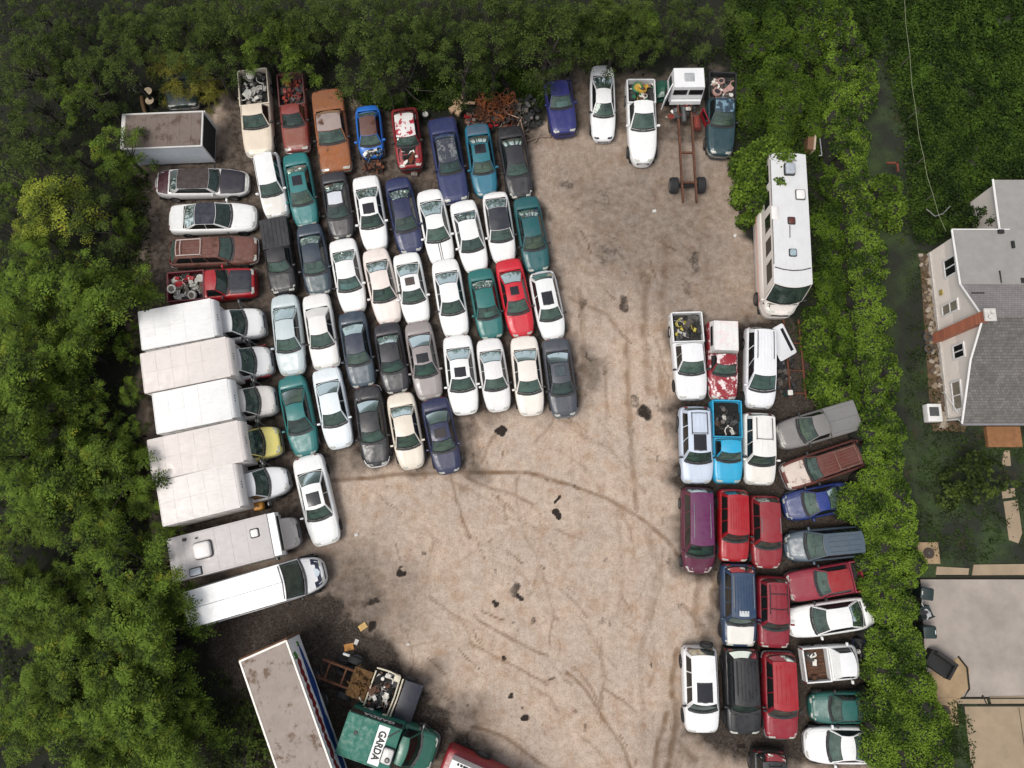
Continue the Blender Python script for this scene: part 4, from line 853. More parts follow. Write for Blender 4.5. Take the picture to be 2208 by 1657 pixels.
# ---- fifth row
car('coupe', (628, 812), (662, 984), (38, 138, 136), 'teal coupe with an oval rear window', W=1.84, tint=GB, rtint=GG, rfilm=.25, nF=4.)
car('sedan', (703, 796), (736, 966), (232, 240, 244), 'bluish white sedan right of the teal coupe', W=1.82, tint=(.48, .64, .58), rtint=(.6, .7, .64), rfilm=.2)
car('sedan', (791, 834), (815, 1006), (46, 45, 49), 'black sedan with buckled hood and white front bumper', W=1.80, dent=.05, tint=(.40, .66, .56), rtint=GB, bump='chrome')
car('sedan', (862, 849), (891, 1011), (232, 221, 204), 'pale cream sedan next to the navy sedan at the lot edge', W=1.80, tint=(.44, .62, .44), rtint=GG, rfilm=.25)
car('sedan', (936, 860), (970, 1021), (40, 48, 90), 'navy blue sedan with a torn sunroof at the lot edge', W=1.82, sunroof=(.25, .62, .54), sunroofm=plain('bare_roof', (58, 50, 52), .7), tint=GG, rtint=(.62, .74, .68), rfilm=.35)
car('sedan', (663, 984), (706, 1174), (245, 246, 244), 'big white sedan standing alone below the box trucks with wide dark windows', W=1.92, sunroof=(.22, .58, .58), tint=GT, rtint=(.16, .16, .18), rw=.62, bw=.84)
# ---- left edge, parked across
car('coupe', (338, 399), (536, 394), (222, 220, 218), 'old silver car with maroon trunk, dark brown roof and black hood', name='old_coupe', W=1.94, roofc=(72, 60, 58), roofc_p=dict(rough=.7), hoodc=(54, 50, 60), trunkc=(84, 40, 52), tint=(.38, .60, .68), rtint=GD, rw=.74, hood=.29, wt=.38, re=.74, rb=.84, pw=1.14)
car('sedan', (368, 476), (553, 469), WH, 'white sedan with a dark navy roof', name='landau_sedan', W=1.98, roofc=(36, 42, 62), roofc_p=dict(rough=.6, fade=.2), rtint=(.1, .11, .14), tint=(.30, .44, .44), re=.66, rb=.83, rw=.74)
car('wagon', (369, 549), (557, 540), (132, 84, 72), 'rusty brown station wagon with a white roof rack', W=1.92, rust=.42, rough=.7, dirt=.6, rustcol=(140, 82, 48), bump='chrome', rack=('white', (.38, .97, .78, .12), (.40, .86, .96)), ribs=6, tint=(.40, .56, .52), nF=9.)
c = car('pickup', (368, 626), (553, 610), (198, 20, 34), 'red pickup truck with dark navy hood beside a white box truck', W=1.92, hoodc=(42, 44, 58), tint=GB, bedc=(140, 36, 52), nF=9., hood=.29)
in_bed(c, 'white bags and red scraps in the bed of the red pickup', [JUNK[0], JUNK[0], JUNK[2], plain('scrap', (196, 30, 44), .6), JUNK[3]], 46, .35)
# ---- top edge
c = car('pickup', (1196, 152), (1217, 292), (48, 54, 132), 'blue pickup truck with an empty black bed under the trees', W=1.78, H=1.55, tint=GB, shade=1, shadeoff=.5, bedc=(44, 46, 60), hood=.33, wt=.47, re=.70, rb=.73, bed=.745)
car('coupe', (1297, 146), (1301, 303), (243, 243, 243), 'white coupe with dark slit headlights standing apart near the trees', W=1.68, lamps='dark', tint=GB, rtint=(.14, .15, .16), seat=M_SEATS[4])
c = car('pickup', (1379, 181), (1386, 356), WH, 'white pickup truck with green and yellow junk in its bed', W=1.86, tint=(.36, .5, .48), nF=3.6, hood=.36, wt=.51, re=.67, rb=.69, bed=.70, seat=M_SEATS[2], grillem=M_STEEL, bedc=(240, 240, 240))
in_bed(c, 'green and yellow junk in the bed of the white pickup near the truck chassis', [JUNK[3], JUNK[1], plain('scrap', (40, 120, 80), .5), plain('scrap', (210, 170, 60), .5), JUNK[4], JUNK[0]], 46, .3)
c = car('pickup', (1554, 166), (1551, 339), (34, 74, 82), 'dark teal pickup truck with a red door and peeling roof', W=1.80, roofc=(38, 66, 84), roofc_p=dict(chip=(120, 150, 165)), tint=GG, bump='chrome', bedc=(40, 42, 46), hood=.31, wt=.43, re=.61, rb=.64, bed=.65, fade=.2, nF=5.)
q = MB(); q.box(-.9, .1, 0, .05, .45, 1.25, 0); q.box(-.75, -.05, -.003, .053, .85, 1.2, 1)
do = q.build('door', [paint((176, 28, 44)), plain('dark_pane', (30, 32, 34), .2)], c['root']); do.location = (c['X'](.36), -c['hw'] - .0, 0); do.rotation_euler = (0, 0, R(24)); do['label'] = 'red door standing ajar'
in_bed(c, 'pale rags and scrap heaped in the bed of the dark teal pickup', JUNKD[:3] + [JUNK[0], plain('scrap', (190, 150, 140), .7)], 46, .35)
# ---- right block
c = car('pickup2', (1476, 678), (1491, 863), (240, 240, 241), 'white crew pickup with tyres and tools in its bed', W=1.92, tint=GT, bump='chrome', bedc=(236, 236, 236), hood=.27, wt=.39, re=.60, rb=.625, bed=.64)
in_bed(c, 'tools, hoses and a yellow bucket in the bed of the white crew pickup', JUNKD + [JUNK[0], plain('scrap', (205, 190, 80), .5)], 44, .3, 'bptdw')
car('pickup', (1554, 700), (1557, 864), (176, 36, 52), 'red pickup with white blotched paint and a white bed cap', W=1.76, chip=(236, 222, 220), bump='chrome', cover=((238, 236, 232), .55, 5), tint=GT, hood=.30, wt=.41, re=.55, rb=.57, bed=.58)
car('suv', (1637, 710), (1636, 881), (238, 239, 242), 'long white van-like suv with black roof rails', name='suv', W=1.84, tint=(.34, .60, .52), rack=('black', (.35, .97, .74, .05), ()), ribs=6, hood=.20, wt=.37, nF=5.)
car('suv', (1496, 879), (1502, 1043), (205, 216, 232), 'light blue suv with ribbed roof rack and sunroof', W=1.90, tint=GT, rack=('black', (.42, .95, .70, .06), (.45, .93)), ribs=5, sunroof=(.14, .34, .48), rtint=GD)
c = car('pickup', (1562, 866), (1567, 1043), (40, 170, 214), 'bright cyan pickup truck with dark junk in its bed', W=1.76, tint=(.36, .48, .46), bedfloor=M_UNDER, hood=.25, wt=.345, re=.50, rb=.52, bed=.535)
in_bed(c, 'dark scrap metal lying in the bed of the cyan pickup', JUNKD + [JUNK[0]], 34, .2, 'ptdb')
car('suv', (1633, 893), (1636, 1046), (238, 236, 231), 'white suv with cream hood and a small hole in its roof', W=1.84, tint=GG, rack=('black', (.40, .95, .70, .05), (.42,)), ribs=4, hoodc=(236, 231, 222))
car('pickup2', (1842, 896), (1673, 946), (150, 146, 142), 'grey pickup with a matching bed cover, pointing away from the hedge', W=1.82, cover=((150, 148, 146), .06, 3), tint=GG, film=.2, hood=.25, wt=.39, re=.56, rb=.58, bed=.60, nF=5.)
car('wagon', (1859, 974), (1688, 1032), (120, 62, 50), 'rusty brown wagon with white hood and a pinkish roof rack', W=1.80, rust=.3, rough=.7, hoodc=(214, 198, 186), hoodc_p=dict(rust=.4), rack=('rust', (.40, .97, .86, .10), (.42, .92)), ribs=6, tint=(.5, .6, .6), film=.25, bump='chrome')
car('coupe', (1832, 1068), (1690, 1097), (34, 58, 128), 'blue coupe with its tail under the ivy', W=1.82, tint=(.62, .78, .70), film=.3, lamps='big', roofc=(40, 66, 150))
car('minivan', (1858, 1166), (1691, 1181), (88, 106, 120), 'grey-blue minivan half hidden by ivy', W=1.80, tint=(.56, .72, .64), film=.25, lamps='big', ribs=4, hood=.22, wt=.40, H=1.65)
car('minivan', (1502, 1052), (1505, 1236), (106, 24, 62), 'plum purple minivan with silver roof rails', W=1.90, roofc=(116, 28, 96), rack=('chrome', (.14, .80, .70, .05), ()), tint=(.42, .66, .58), lamps='big')
car('suv', (1578, 1056), (1580, 1211), (196, 14, 32), 'bright red suv with ribbed roof beside the plum minivan', W=1.74, ribs=7, tint=GD)
car('suv', (1645, 1070), (1651, 1226), (168, 36, 48), 'matte red suv with chrome roof rails and pale headlights', W=1.76, tint=GG, rack=('chrome', (.20, .62, .90, .04), ()), lamps='big', nF=4.6)
car('suv', (1588, 1216), (1592, 1393), (44, 74, 110), 'navy blue suv with a white hood and ribbed roof', W=1.92, hoodc=(238, 234, 226), ribs=7, rack=('chrome', (.20, .95, .84, .05), ()), roofpanel=((205, 208, 210), (-.4, .4, .05, .17)), tint=(.3, .38, .37), lamps='big')
car('suv', (1662, 1243), (1666, 1396), (160, 28, 50), 'crimson suv with two black roof crossbars', W=1.76, ribs=4, rack=('black', (.22, .95, .80, .06), (.35, .72)), tint=(.4, .52, .5), lamps='big')
car('pickup', (1852, 1240), (1695, 1268), (172, 44, 66), 'raspberry red pickup with its bed in the shade of the ivy', W=1.80, roofc=(176, 30, 34), hood=.36, wt=.49, re=.80, rb=.82, bed=.84, tint=(.56, .72, .68), film=.25, bump='black', H=1.5)
car('coupe', (1878, 1318), (1697, 1346), WH, 'white coupe with black side windows, parked below the raspberry pickup', W=1.86, tint=GB, film=.2, rtint=(.12, .13, .14), rb=.87, re=.68, spoiler=1)
c = car('suv', (1505, 1393), (1512, 1578), (244, 244, 244), 'white suv carrying a spare wheel on its back door', W=1.92, H=1.72, sunroof=(.10, .36, .55), tint=(.34, .42, .38), rtint=GD, nF=8.)
q = MB(); q.wheel((0, 0, 0), (-1, 0, .1), .34, .22); o_ = q.build('spare_wheel', [M_RUBBER, M_STEEL], c['root'], 40); o_.location = (c['X'](1) - .12, .35, .95)
car('suv', (1593, 1396), (1602, 1581), (34, 35, 38), 'black suv with roof rails between the white suv and a red one', W=1.96, rack=('black', (.22, .95, .80, .06), ()), ribs=6, tint=(.30, .50, .46), dirt=.2)
car('suv', (1675, 1405), (1682, 1591), (170, 22, 44), 'deep red suv with ribbed roof near the lower end of the block', W=1.84, ribs=5, roofc=(190, 26, 40), tint=GG, film=.2, lamps='big', bump='grey')
c = car('pickup', (1726, 1433), (1846, 1424), (240, 240, 238), 'white pickup cab with cream back and an open rust-brown bed', W=1.88, H=1.60, hood=.10, wt=.14, re=.42, rb=.50, bed=.53, bedfloor=rusty((98, 66, 48)), roofc=(240, 240, 240), nF=8., rearglass=False)
in_bed(c, 'white panel lying in the bed of the white pickup', [JUNK[0], JUNK[3]], 4, .1, 'p', (.2, .7), 'loose_panel', 'panel')
car('sedan', (1885, 1524), (1745, 1526), (20, 108, 98), 'emerald green sedan with its tail under the ivy', W=1.72, tint=(.44, .58, .55), film=.25, lamps='big')
car('coupe', (1895, 1606), (1735, 1606), (245, 245, 244), 'white car with dark glass, tail buried in ivy near the bottom corner', name='white_coupe', W=1.98, tint=(.40, .55, .55), rw=.66)
car('suv', (1655, 1614), (1660, 1790), (40, 40, 42), 'black suv cut off by the bottom edge of the lot', W=1.86, rack=('black', (.25, .95, .5, .05), (.9,)), tint=GD)
car('pickup', (396, 128), (397, 236), (36, 62, 60), 'dark green derelict pickup under the yellowish shrub', W=2.1, tint=(.3, .4, .4), bedc=(60, 100, 100), rust=.2, nF=9., dirt=.6, bump='chrome')
# ------------------------------------------------------------------ box trucks, campers, bus, trailer
def rect_from(rc, fc, z):
    a, b_ = G(*rc, z), G(*fc, z); a.z = b_.z = 0; return a, b_, math.atan2(b_.y - a.y, b_.x - a.x)
TRUCKS = 'box trucks backed up to the woods'
def box_truck(rc, fc, cf, wb, rgb_box, rgb_cab, label, z=3.1, attic=.45, zc=.95, seams=(0,), boxrust=0, **o):
    a, b_, hd = rect_from(rc, fc, z); d_ = (b_ - a).normalized(); c_ = G(*cf, 1.0); c_.z = 0
    front = a + d_ * (c_ - a).dot(d_); L = (front - a).length; xb = (b_ - a).length - .05; attic = min(attic, .26)
    lh = o.pop('lh', .75); cabl = max(.9, L - xb - lh - .05)
    s = lambda m_: m_ / L
    P = dict(hood=s(lh), wt=s(lh + .52), re=s(lh + cabl - .02), rb=s(lh + cabl), box=s(lh + cabl + .03), wf=s(1.0), wb=1 - s(1.1), bowb=.2, group=TRUCKS, name='box_truck', W=1.84, dirt=.08); P.update(o)
    c = car('truck', a, front, rgb_cab, label, **P); root = c['root']; x0 = -L / 2; x1 = x0 + xb
    m = paint(rgb_box, dirt=.42, rough=.5, rust=boxrust); q = MB()
    q.rbox(x0, x1, -wb / 2, wb / 2, zc, z, .06, 0)
    for sx in seams: q.tube([(x0 + .05, sx * wb, z + .001), (x1 + .02, sx * wb, z + .001)], .012, 0, 5)
    for t in range(1, int(xb / .62)):
        for sg in (-1, 1): q.box(x0 + t * .62, x0 + t * .62 + .03, min(sg * wb / 2, sg * (wb / 2 + .012)), max(sg * wb / 2, sg * (wb / 2 + .012)), zc + .1, z - .1, 0)
    for sg in (-1, 1): q.tube([(x0 + .04, sg * (wb / 2 - .03), z - .02), (x1, sg * (wb / 2 - .03), z - .02)], .035, 0, 6)
    for sg in (-1, 1): q.box(x0, x1, min(sg * (wb / 2 - .012), sg * (wb / 2 + .012)), max(sg * (wb / 2 - .012), sg * (wb / 2 + .012)), z - .16, z - .10, 1)
    q.tube([(x0 + .03, -wb / 2 + .05, z - .015), (x0 + .03, wb / 2 - .05, z - .015)], .035, 0, 6)
    for t in range(1, int(xb / .8)): q.tube([(x0 + t * .8, -wb / 2 + .06, z - .002), (x0 + t * .8, wb / 2 - .06, z + .001)], .011, 0, 4)
    q.build('cargo_box', [m, M_STEEL], root, 30)
    if attic:
        q = MB(); n_ = 6; rings = []
        for k in range(n_ + 1):
            t = k / n_; xx = x1 + attic * math.sin(t * math.pi / 2) * 1.0; zz = z - .02 - (.55) * (1 - math.cos(t * math.pi / 2)); hw_ = wb / 2 - .05 - .06 * t
            rings.append([(xx, -hw_, zz), (xx, -hw_ * .5, zz + .02), (xx, 0, zz + .025), (xx, hw_ * .5, zz + .02), (xx, hw_, zz)])
        q.rings(rings, 0, None, closed=False)
        for sg in (0, 4): q.add([r[sg] for r in rings] + [(x1, rings[0][sg][1], z - .60)], [tuple(range(n_ + 2))])
        q.add([rings[-1][k] for k in range(5)] + [(x1, rings[0][4][1], z - .60), (x1, rings[0][0][1], z - .60)], [(0, 1, 2, 3, 4, 5, 6)])
        for y_ in (-.14, 0, .14): q.cyl((x1 + attic * .8, y_, z - .2), (1, 0, .6), .03, .03, 1, 8)
        q.build('roof_fairing', [m, M_TRIM], root, 40)
    for sg in (-1, 1):
        q = MB(); q.wheel((x0 + 1.15, sg * (wb / 2 - .24), .41), (0, sg, 0), .41, .40); q.build('rear_wheel', [M_RUBBER, M_STEEL], root, 40)
    q = MB(); q.box(x0 + .1, x1 + .6, -.45, .45, .55, zc - .02); q.build('chassis', M_UNDER, root)
    for sg in (-1, 1):
        q = MB(); xm = c['X'](P['hood']) - .15; ym = sg * (c['hw'] + .28)
        q.rbox(-.05, .05, -.1, .1, -.2, .2, .04, 0, Matrix.Translation((xm, ym, 1.5)))
        for zz in (1.35, 1.62): q.tube([(xm, sg * (c['hw'] - .12), zz - .1), (xm, ym, zz)], .018, 0, 5)
        q.tube([(xm + .35, sg * (c['hw'] - .05), 1.2), (xm, ym, 1.5)], .015, 0, 5); q.build('mirror', M_STEEL, root, 40)
    return c, x0, x1
WB = (246, 245, 243); WC = (232, 223, 217)
box_truck((301, 714), (460, 684), (566, 682), 2.18, WB, (244, 244, 243), 'clean white box truck, topmost of the five box trucks', lh=.85)
c2, _, _ = box_truck((306, 806), (494, 768), (583, 770), 2.20, WC, (243, 242, 241), 'cream box truck with a red sill stripe on its white cab', attic=.35)
for sg in (-1, 1):
    q = MB(); q.box(c2['X'](.30), c2['X'](.03), min(sg * (c2['hw'] - .02), sg * (c2['hw'] + .012)), max(sg * (c2['hw'] - .02), sg * (c2['hw'] + .012)), .62, .95); q.build('stripe', paint((176, 24, 44)), c2['root'])
c3, _, x1_ = box_truck((332, 893), (497, 859), (592, 853), 2.20, WB, (238, 232, 226), 'white box truck with rust streaks and holes on its cab roof', roofc=(238, 232, 226), roofc_p=dict(rust=.28, rustcol=(176, 112, 62)), dirt=.4, attic=.5)
box_truck((322, 994), (521, 950), (602, 943), 2.20, WC, (253, 238, 140), 'cream box truck with a pale yellow cab', attic=.3)
c5, _, _ = box_truck((343, 1088), (512, 1046), (619, 1024), 2.32, (240, 233, 228), (244, 245, 246), 'cream-roofed box truck with a rounded white nose and an orange tank beside it', attic=.55, nF=4.2, lh=.9)
p = G(557, 1092, .9); q = MB(); q.rbox(-.26, .26, -.22, .22, .62, .98, .1); t_ = empty('fuel_tank', (p.x, p.y, 0), R(12), 'orange plastic tank standing against the lowest box truck cab', 'tank')
q.build('tank', plain('orange_plastic', (216, 150, 44), .5), t_, 40); q = MB(); q.cyl((0, 0, 1.0), (0, 0, 1), .06, .06); q.build('cap', plain('brown_cap', (120, 70, 30), .6), t_, 40); q = MB(); q.box(-.22, .22, -.18, .18, 0, .62); q.build('stand', M_UNDER, t_)
# camper with cab under a roof overhang, partly under the trees
c6, x0, x1 = box_truck((366, 1210), (585, 1154), (641, 1146), 2.22, (206, 200, 198), (228, 218, 210), 'grey-roofed motor camper with a square white roof hatch, under the trees', z=2.95, attic=0, zc=.6, seams=(-.47, .47), lh=.95, name='motor_camper', hoodc=(226, 214, 206), boxrust=.05, tint=(.5, .6, .52), film=.25, cat='camper', H=2.2)
r6 = c6['root']; Lx = x1 - x0
q = MB(); q.box(x1 + .03, x1 + .40, -1.1, 1.1, 2.3, 2.96, 0, None, .0, .02); q.box(x1 + .4, x1 + .42, -.9, .9, 2.45, 2.8, 1); q.build('overcab', [paint((244, 244, 243), dirt=.2), plain('dark_pane', (38, 44, 42), .15)], r6)
q = MB(); q.box(x1 - .02, x1 + .05, -1.08, 1.08, 2.5, 2.93); q.build('gap_seal', M_UNDER, r6)
def hatch(root, name, x, y, z, sx, sy, m_lid, m_rim=M_TRIM, h=.1, r=.08):
    q = MB(); q.rbox(x - sx / 2 - .05, x + sx / 2 + .05, y - sy / 2 - .05, y + sy / 2 + .05, z - .02, z + h * .45, r, 1); q.rbox(x - sx / 2, x + sx / 2, y - sy / 2, y + sy / 2, z, z + h, r, 0); return q.build(name, [m_lid, m_rim], root, 40)
ML = paint((240, 236, 232), dirt=.3); MGR = plain('grey_vent', (190, 196, 204), .5)
hatch(r6, 'roof_hatch', x1 - .75, .3, 2.95, .38, .38, ML); hatch(r6, 'air_conditioner', x0 + 1.75, .12, 2.95, .85, .8, ML, plain('brown_rim', (110, 100, 98), .7), .28, .16); hatch(r6, 'roof_vent', x0 + 1.2, -.85, 2.95, .55, .34, MGR, M_TRIM, .12, .05)
q = MB(); q.cyl((x0 + .9, .85, 3.0), (0, 0, 1), .09, .12, 0, 14); q.cyl((x0 + 1.5, .78, 3.0), (0, 0, 1), .05, .1, 0, 10); q.build('vent_pipe', M_TRIM, r6, 40)
# white bus
a, b_ = G(394, 1319, 2.7), G(697, 1231, 1.0)
c7 = car('bus', a, b_, (247, 247, 247), 'white minibus with dark blue stripes on its hood', W=2.12, dirt=.12, tint=(.40, .62, .55), nF=4.2, roofc=(247, 247, 247), group='x', name='minibus', hood=.135, wt=.235)
del c7['root']['group']
q = MB()
for sg in (-1, 1): q.patch(lambda u, s: c7['surf'](s, u * sg, .022), [.05, .3, .62, .92], [.022, .034, .05 if sg else .05]); q.patch(lambda u, s: c7['surf'](s, u * sg, .022), [.55, .75, .92], [.05, .062, .075])
q.build('stripe', paint((38, 44, 70)), c7['root'], 40); q = MB(); q.cyl(c7['surf'](.055, 0, .03), (0, 0, 1), .22, .012, 0, 24); q.build('emblem', plain('pale_emblem', (196, 212, 226), .4), c7['root'])
q = MB(); q.tube([c7['roof'](0, v, .004) for v in (.02, .25, .5, .75, .98)], .012, 0, 5); q.tube([c7['roof'](u, .015, .03) for u in (-.9, 0, .9)], .03, 0, 6); q.build('roof_seam', M_STEEL, c7['root'], 40)
# bare cargo body, no cab, beside the woods
a, b_, hd = rect_from((262, 284), (436, 277), 2.3); mid = (a + b_) / 2; L = (b_ - a).length
r0 = empty('cargo_body', (mid.x, mid.y, 0), hd, 'grubby cargo body without a truck, brown stained roof and open doors', 'truck body')
wb = 2.18; q = MB()
q.box(-L / 2, L / 2, -wb / 2, wb / 2, .35, 2.26, 0); q.build('body', paint((205, 210, 216), dirt=.3, rough=.6), r0)
q = MB(); q.box(-L / 2 + .1, L / 2 - .08, -wb / 2 + .06, wb / 2 - .06, 2.262, 2.275)
for t in range(1, 7): q.box(-L / 2 + t * L / 7 - .012, -L / 2 + t * L / 7 + .012, -wb / 2 + .06, wb / 2 - .06, 2.275, 2.285)
q.build('roof', paint((142, 126, 116), rust=.5, dirt=.9, rough=.8, rustcol=(104, 86, 74)), r0)
q = MB()
for sg in (-1, 1): q.tube([(-L / 2, sg * wb / 2, 2.27), (L / 2, sg * wb / 2, 2.27)], .045, 0, 6)
for sg in (-1, 1): q.tube([(sg * L / 2, -wb / 2, 2.27), (sg * L / 2, wb / 2, 2.27)], .05, 0, 6)
q.rbox(-L / 2 - .02, -L / 2 + .20, -wb / 2, wb / 2, 2.2, 2.31, .1)
for sg in (-1, 1): q.tube([(L / 2, sg * wb / 2, .35), (L / 2, sg * wb / 2, 2.27)], .04, 0, 6)
q.build('edge_trim', paint((226, 222, 216), dirt=.5), r0, 40)
q = MB(); q.box(L / 2 - .02, L / 2 + .10, wb / 2 - .05, wb / 2 + .05, .3, 2.26); q.build('door_post', paint((236, 232, 226), dirt=.3), r0)
q = MB(); q.box(L / 2 - .01, L / 2 + .012, -wb / 2 + .1, wb / 2 - .1, .42, 2.2); q.build('doorway', M_UNDER, r0)  # flat dark panel painted as the unlit inside behind the open end
# trailer with painted side, cut by the bottom edge of the picture
za = 3.3; A, B = G(515, 1422, za), G(617.5, 1385, za); A2 = G(596, 1657, za); hd = math.atan2((A - A2).y, (A - A2).x); wd = (B - A).length
d_ = (A - A2).normalized(); d_.z = 0; mid = (A + B) / 2 - d_ * 6.0; r8 = empty('trailer', (mid.x, mid.y, 0), hd, 'long cargo trailer with stained roof and a red and blue painted side', 'trailer')
q = MB(); q.rbox(-6, 6, -wd / 2, wd / 2, 1.05, 3.28, .05)
q.build('body', paint((232, 234, 236), dirt=.3), r8, 30)
q = MB(); q.box(-5.95, 5.93, -wd / 2 + .06, wd / 2 - .06, 3.282, 3.30); q.build('roof', paint((190, 174, 162), rust=.40, dirt=.9, rough=.8, rustcol=(126, 104, 86), fade=.3), r8)
q = MB()
for sg in (-1, 1): q.box(-6, 6, sg * wd / 2 - .05, sg * wd / 2 + .03, 3.2, 3.32)
q.box(5.93, 6.02, -wd / 2, wd / 2, 3.15, 3.33); q.build('edge_trim', paint((236, 226, 214), dirt=.5), r8)
q = MB(); q.box(6.02, 6.10, -wd / 2 - .05, wd / 2 + .05, .9, 3.2); q.build('rear_door', rusty((128, 92, 66)), r8)
gi = np.random.RandomState(8); RMAT, BMAT, GMAT = paint((150, 38, 44), dirt=.2), paint((28, 78, 160), dirt=.2), paint((84, 168, 62), dirt=.2)
def wavy(x0, x1, z0, z1, mat, seed, th=.006):
    """a long painted shape with uneven edges on the trailer's side (which faces the lot)"""
    g_ = np.random.RandomState(seed); n_ = 26; top, bot = [], []
    for k in range(n_ + 1):
        t = k / n_; e = min(1, t * 6, (1 - t) * 9); zc_ = (z0 + z1) / 2; hh = (z1 - z0) / 2 * (math.sqrt(max(e, .02))) * (1 + .22 * math.sin(6 * t * 3.1 + seed) + g_.uniform(-.1, .1))
        zc_ += .05 * math.sin(9 * t + seed); xx = x1 + (x0 - x1) * t; top.append((xx, zc_ + hh)); bot.append((xx, zc_ - hh))
    qq = MB(); yb = -wd / 2 - .004
    qq.add([(x_, yb, z_) for x_, z_ in top] + [(x_, yb, z_) for x_, z_ in bot] + [(x_, yb - th, z_) for x_, z_ in top] + [(x_, yb - th, z_) for x_, z_ in bot],
           [(2 * (n_ + 1) + k, 2 * (n_ + 1) + k + 1, 3 * (n_ + 1) + k + 1, 3 * (n_ + 1) + k) for k in range(n_)] + [(k, k + 1, 2 * (n_ + 1) + k + 1, 2 * (n_ + 1) + k) for k in range(n_)] + [(n_ + 1 + k, n_ + 2 + k, 3 * (n_ + 1) + k + 1, 3 * (n_ + 1) + k) for k in range(n_)])
    return qq.build('painted_shape', mat, r8)
for t in range(9):
    wavy(5.0 - t * 1.28 - 1.30, 5.0 - t * 1.28 + .02, 2.30, 2.78, RMAT, 3 + t)
wavy(-1.3, 5.55, 1.35, 1.98, BMAT, 40); wavy(-6, -1.7, 1.30, 1.85, BMAT, 44)
wavy(4.95, 5.32, 2.45, 2.9, GMAT, 50); wavy(5.45, 5.72, 1.62, 1.95, GMAT, 51)
for x_ in (3.6, 2.4, -5):
    for sg in (-1, 1): q = MB(); q.wheel((x_, sg * (wd / 2 - .25), .5), (0, sg, 0), .5, .5); q.build('wheel', [M_RUBBER, M_STEEL], r8, 40)
q = MB(); q.box(-6, 5.9, -.5, .5, .7, 1.05); q.build('chassis', M_UNDER, r8)
# green armoured truck
cg, x0, x1 = box_truck((737, 1580), (854, 1621), (934, 1640), 2.05, (38, 128, 108), (34, 120, 100), 'green armoured truck with black lettering on a white roof plate', z=2.55, attic=0, zc=.5, seams=(), lh=.85, name='armoured_truck', hoodc=(30, 112, 92), roofc=(36, 132, 108), tint=(.2, .26, .25), film=.05, dirt=.45, W=2.0, H=2.3, wt=None) if False else box_truck((737, 1580), (854, 1621), (934, 1640), 2.05, (40, 132, 112), (34, 120, 100), 'green armoured truck with black lettering on a white roof plate', z=2.55, attic=0, zc=.5, seams=(), lh=.8, name='armoured_truck', hoodc=(30, 112, 92), roofc=(36, 132, 108), tint=(.2, .26, .25), film=.05, dirt=.45, W=2.0, H=2.3, group='')
rg = cg['root']
q = MB(); q.rbox(.05, .62, -.92, .92, 2.552, 2.566, .03); o_ = q.build('name_plate', paint((236, 236, 234), dirt=.2), rg); o_.location.x = x1 - 1.18
text_mesh('GARDA', .50, rg, plain('black_lettering', (24, 24, 26), .6), Matrix.Translation((x1 - 1.18 + .33, 0, 2.570)) @ Matrix.Rotation(R(-90), 4, 'Z'), sx=.80)
q = MB(); q.box(x0 + .05, x1 - .05, 1.026, 1.04, 1.75, 2.38); q.build('side_band', plain('black_band', (30, 30, 32), .5), rg)
text_mesh('GARDA', .5, rg, plain('white_lettering', (236, 236, 234), .5), Matrix.Translation(((x0 + x1) / 2 + .1, 1.046, 2.06)) @ Matrix.Rotation(R(180), 4, 'Z') @ Matrix.Rotation(R(90), 4, 'X'), sx=.95)
hatch(rg, 'air_conditioner', x1 - .28, -.3, 2.552, .52, .72, paint((214, 212, 208)), M_TRIM, .2, .1); q = MB(); q.cyl((x1 - .22, -.45, 2.76), (0, 0, 1), .13, .02, 0, 18); q.cyl((x1 - .22, -.45, 2.775), (0, 0, 1), .07, .02, 1, 14); q.build('vent_fan', [M_TRIM, M_STEEL], rg, 40)
q = MB(); q.cyl((x0 + .65, .2, 2.56), (0, 0, 1), .10, .05, 0, 14); q.build('roof_vent', M_TRIM, rg, 40); q = MB(); q.tube([(x1 - .55, .5, 2.6), (x1 - .1, .95, 2.62)], .03, 0, 6); q.build('antenna', M_TRIM, rg)
# red van with white roof box at the bottom edge
a, b_ = G(972, 1640, 1.2), G(1130, 1712, 1.2); a.z = b_.z = 0; hd = math.atan2((b_ - a).y, (b_ - a).x); rv = empty('red_van', (a.x, a.y, 0), hd, 'red truck with a white roof edged in black lettering, cut by the bottom edge', 'truck')
q = MB(); q.rbox(-.35, 4.2, -1.6, .62, .4, 1.5, .25); q.build('body', paint((168, 32, 46), dirt=.3), rv, 40)
q = MB(); q.box(0, 4.0, -1.5, .40, 1.5, 2.3); q.build('roof_box', paint((240, 240, 240), dirt=.15), rv); q = MB()
for k in range(13): q.box(.32 + k * .155, .32 + k * .155 + .09 + .03 * (k % 3), .24, .36, 2.302, 2.308); q.box(.30 + k * .155, .42 + k * .155, .28 + .04 * (k % 2), .31 + .04 * (k % 2), 2.302, 2.308)
q.build('lettering', plain('black_lettering', (24, 24, 26), .6), rv); q = MB(); q.wheel((1.45, .55, .42), (0, 1, 0), .42, .3); q.build('wheel', [M_RUBBER, M_STEEL], rv, 40)
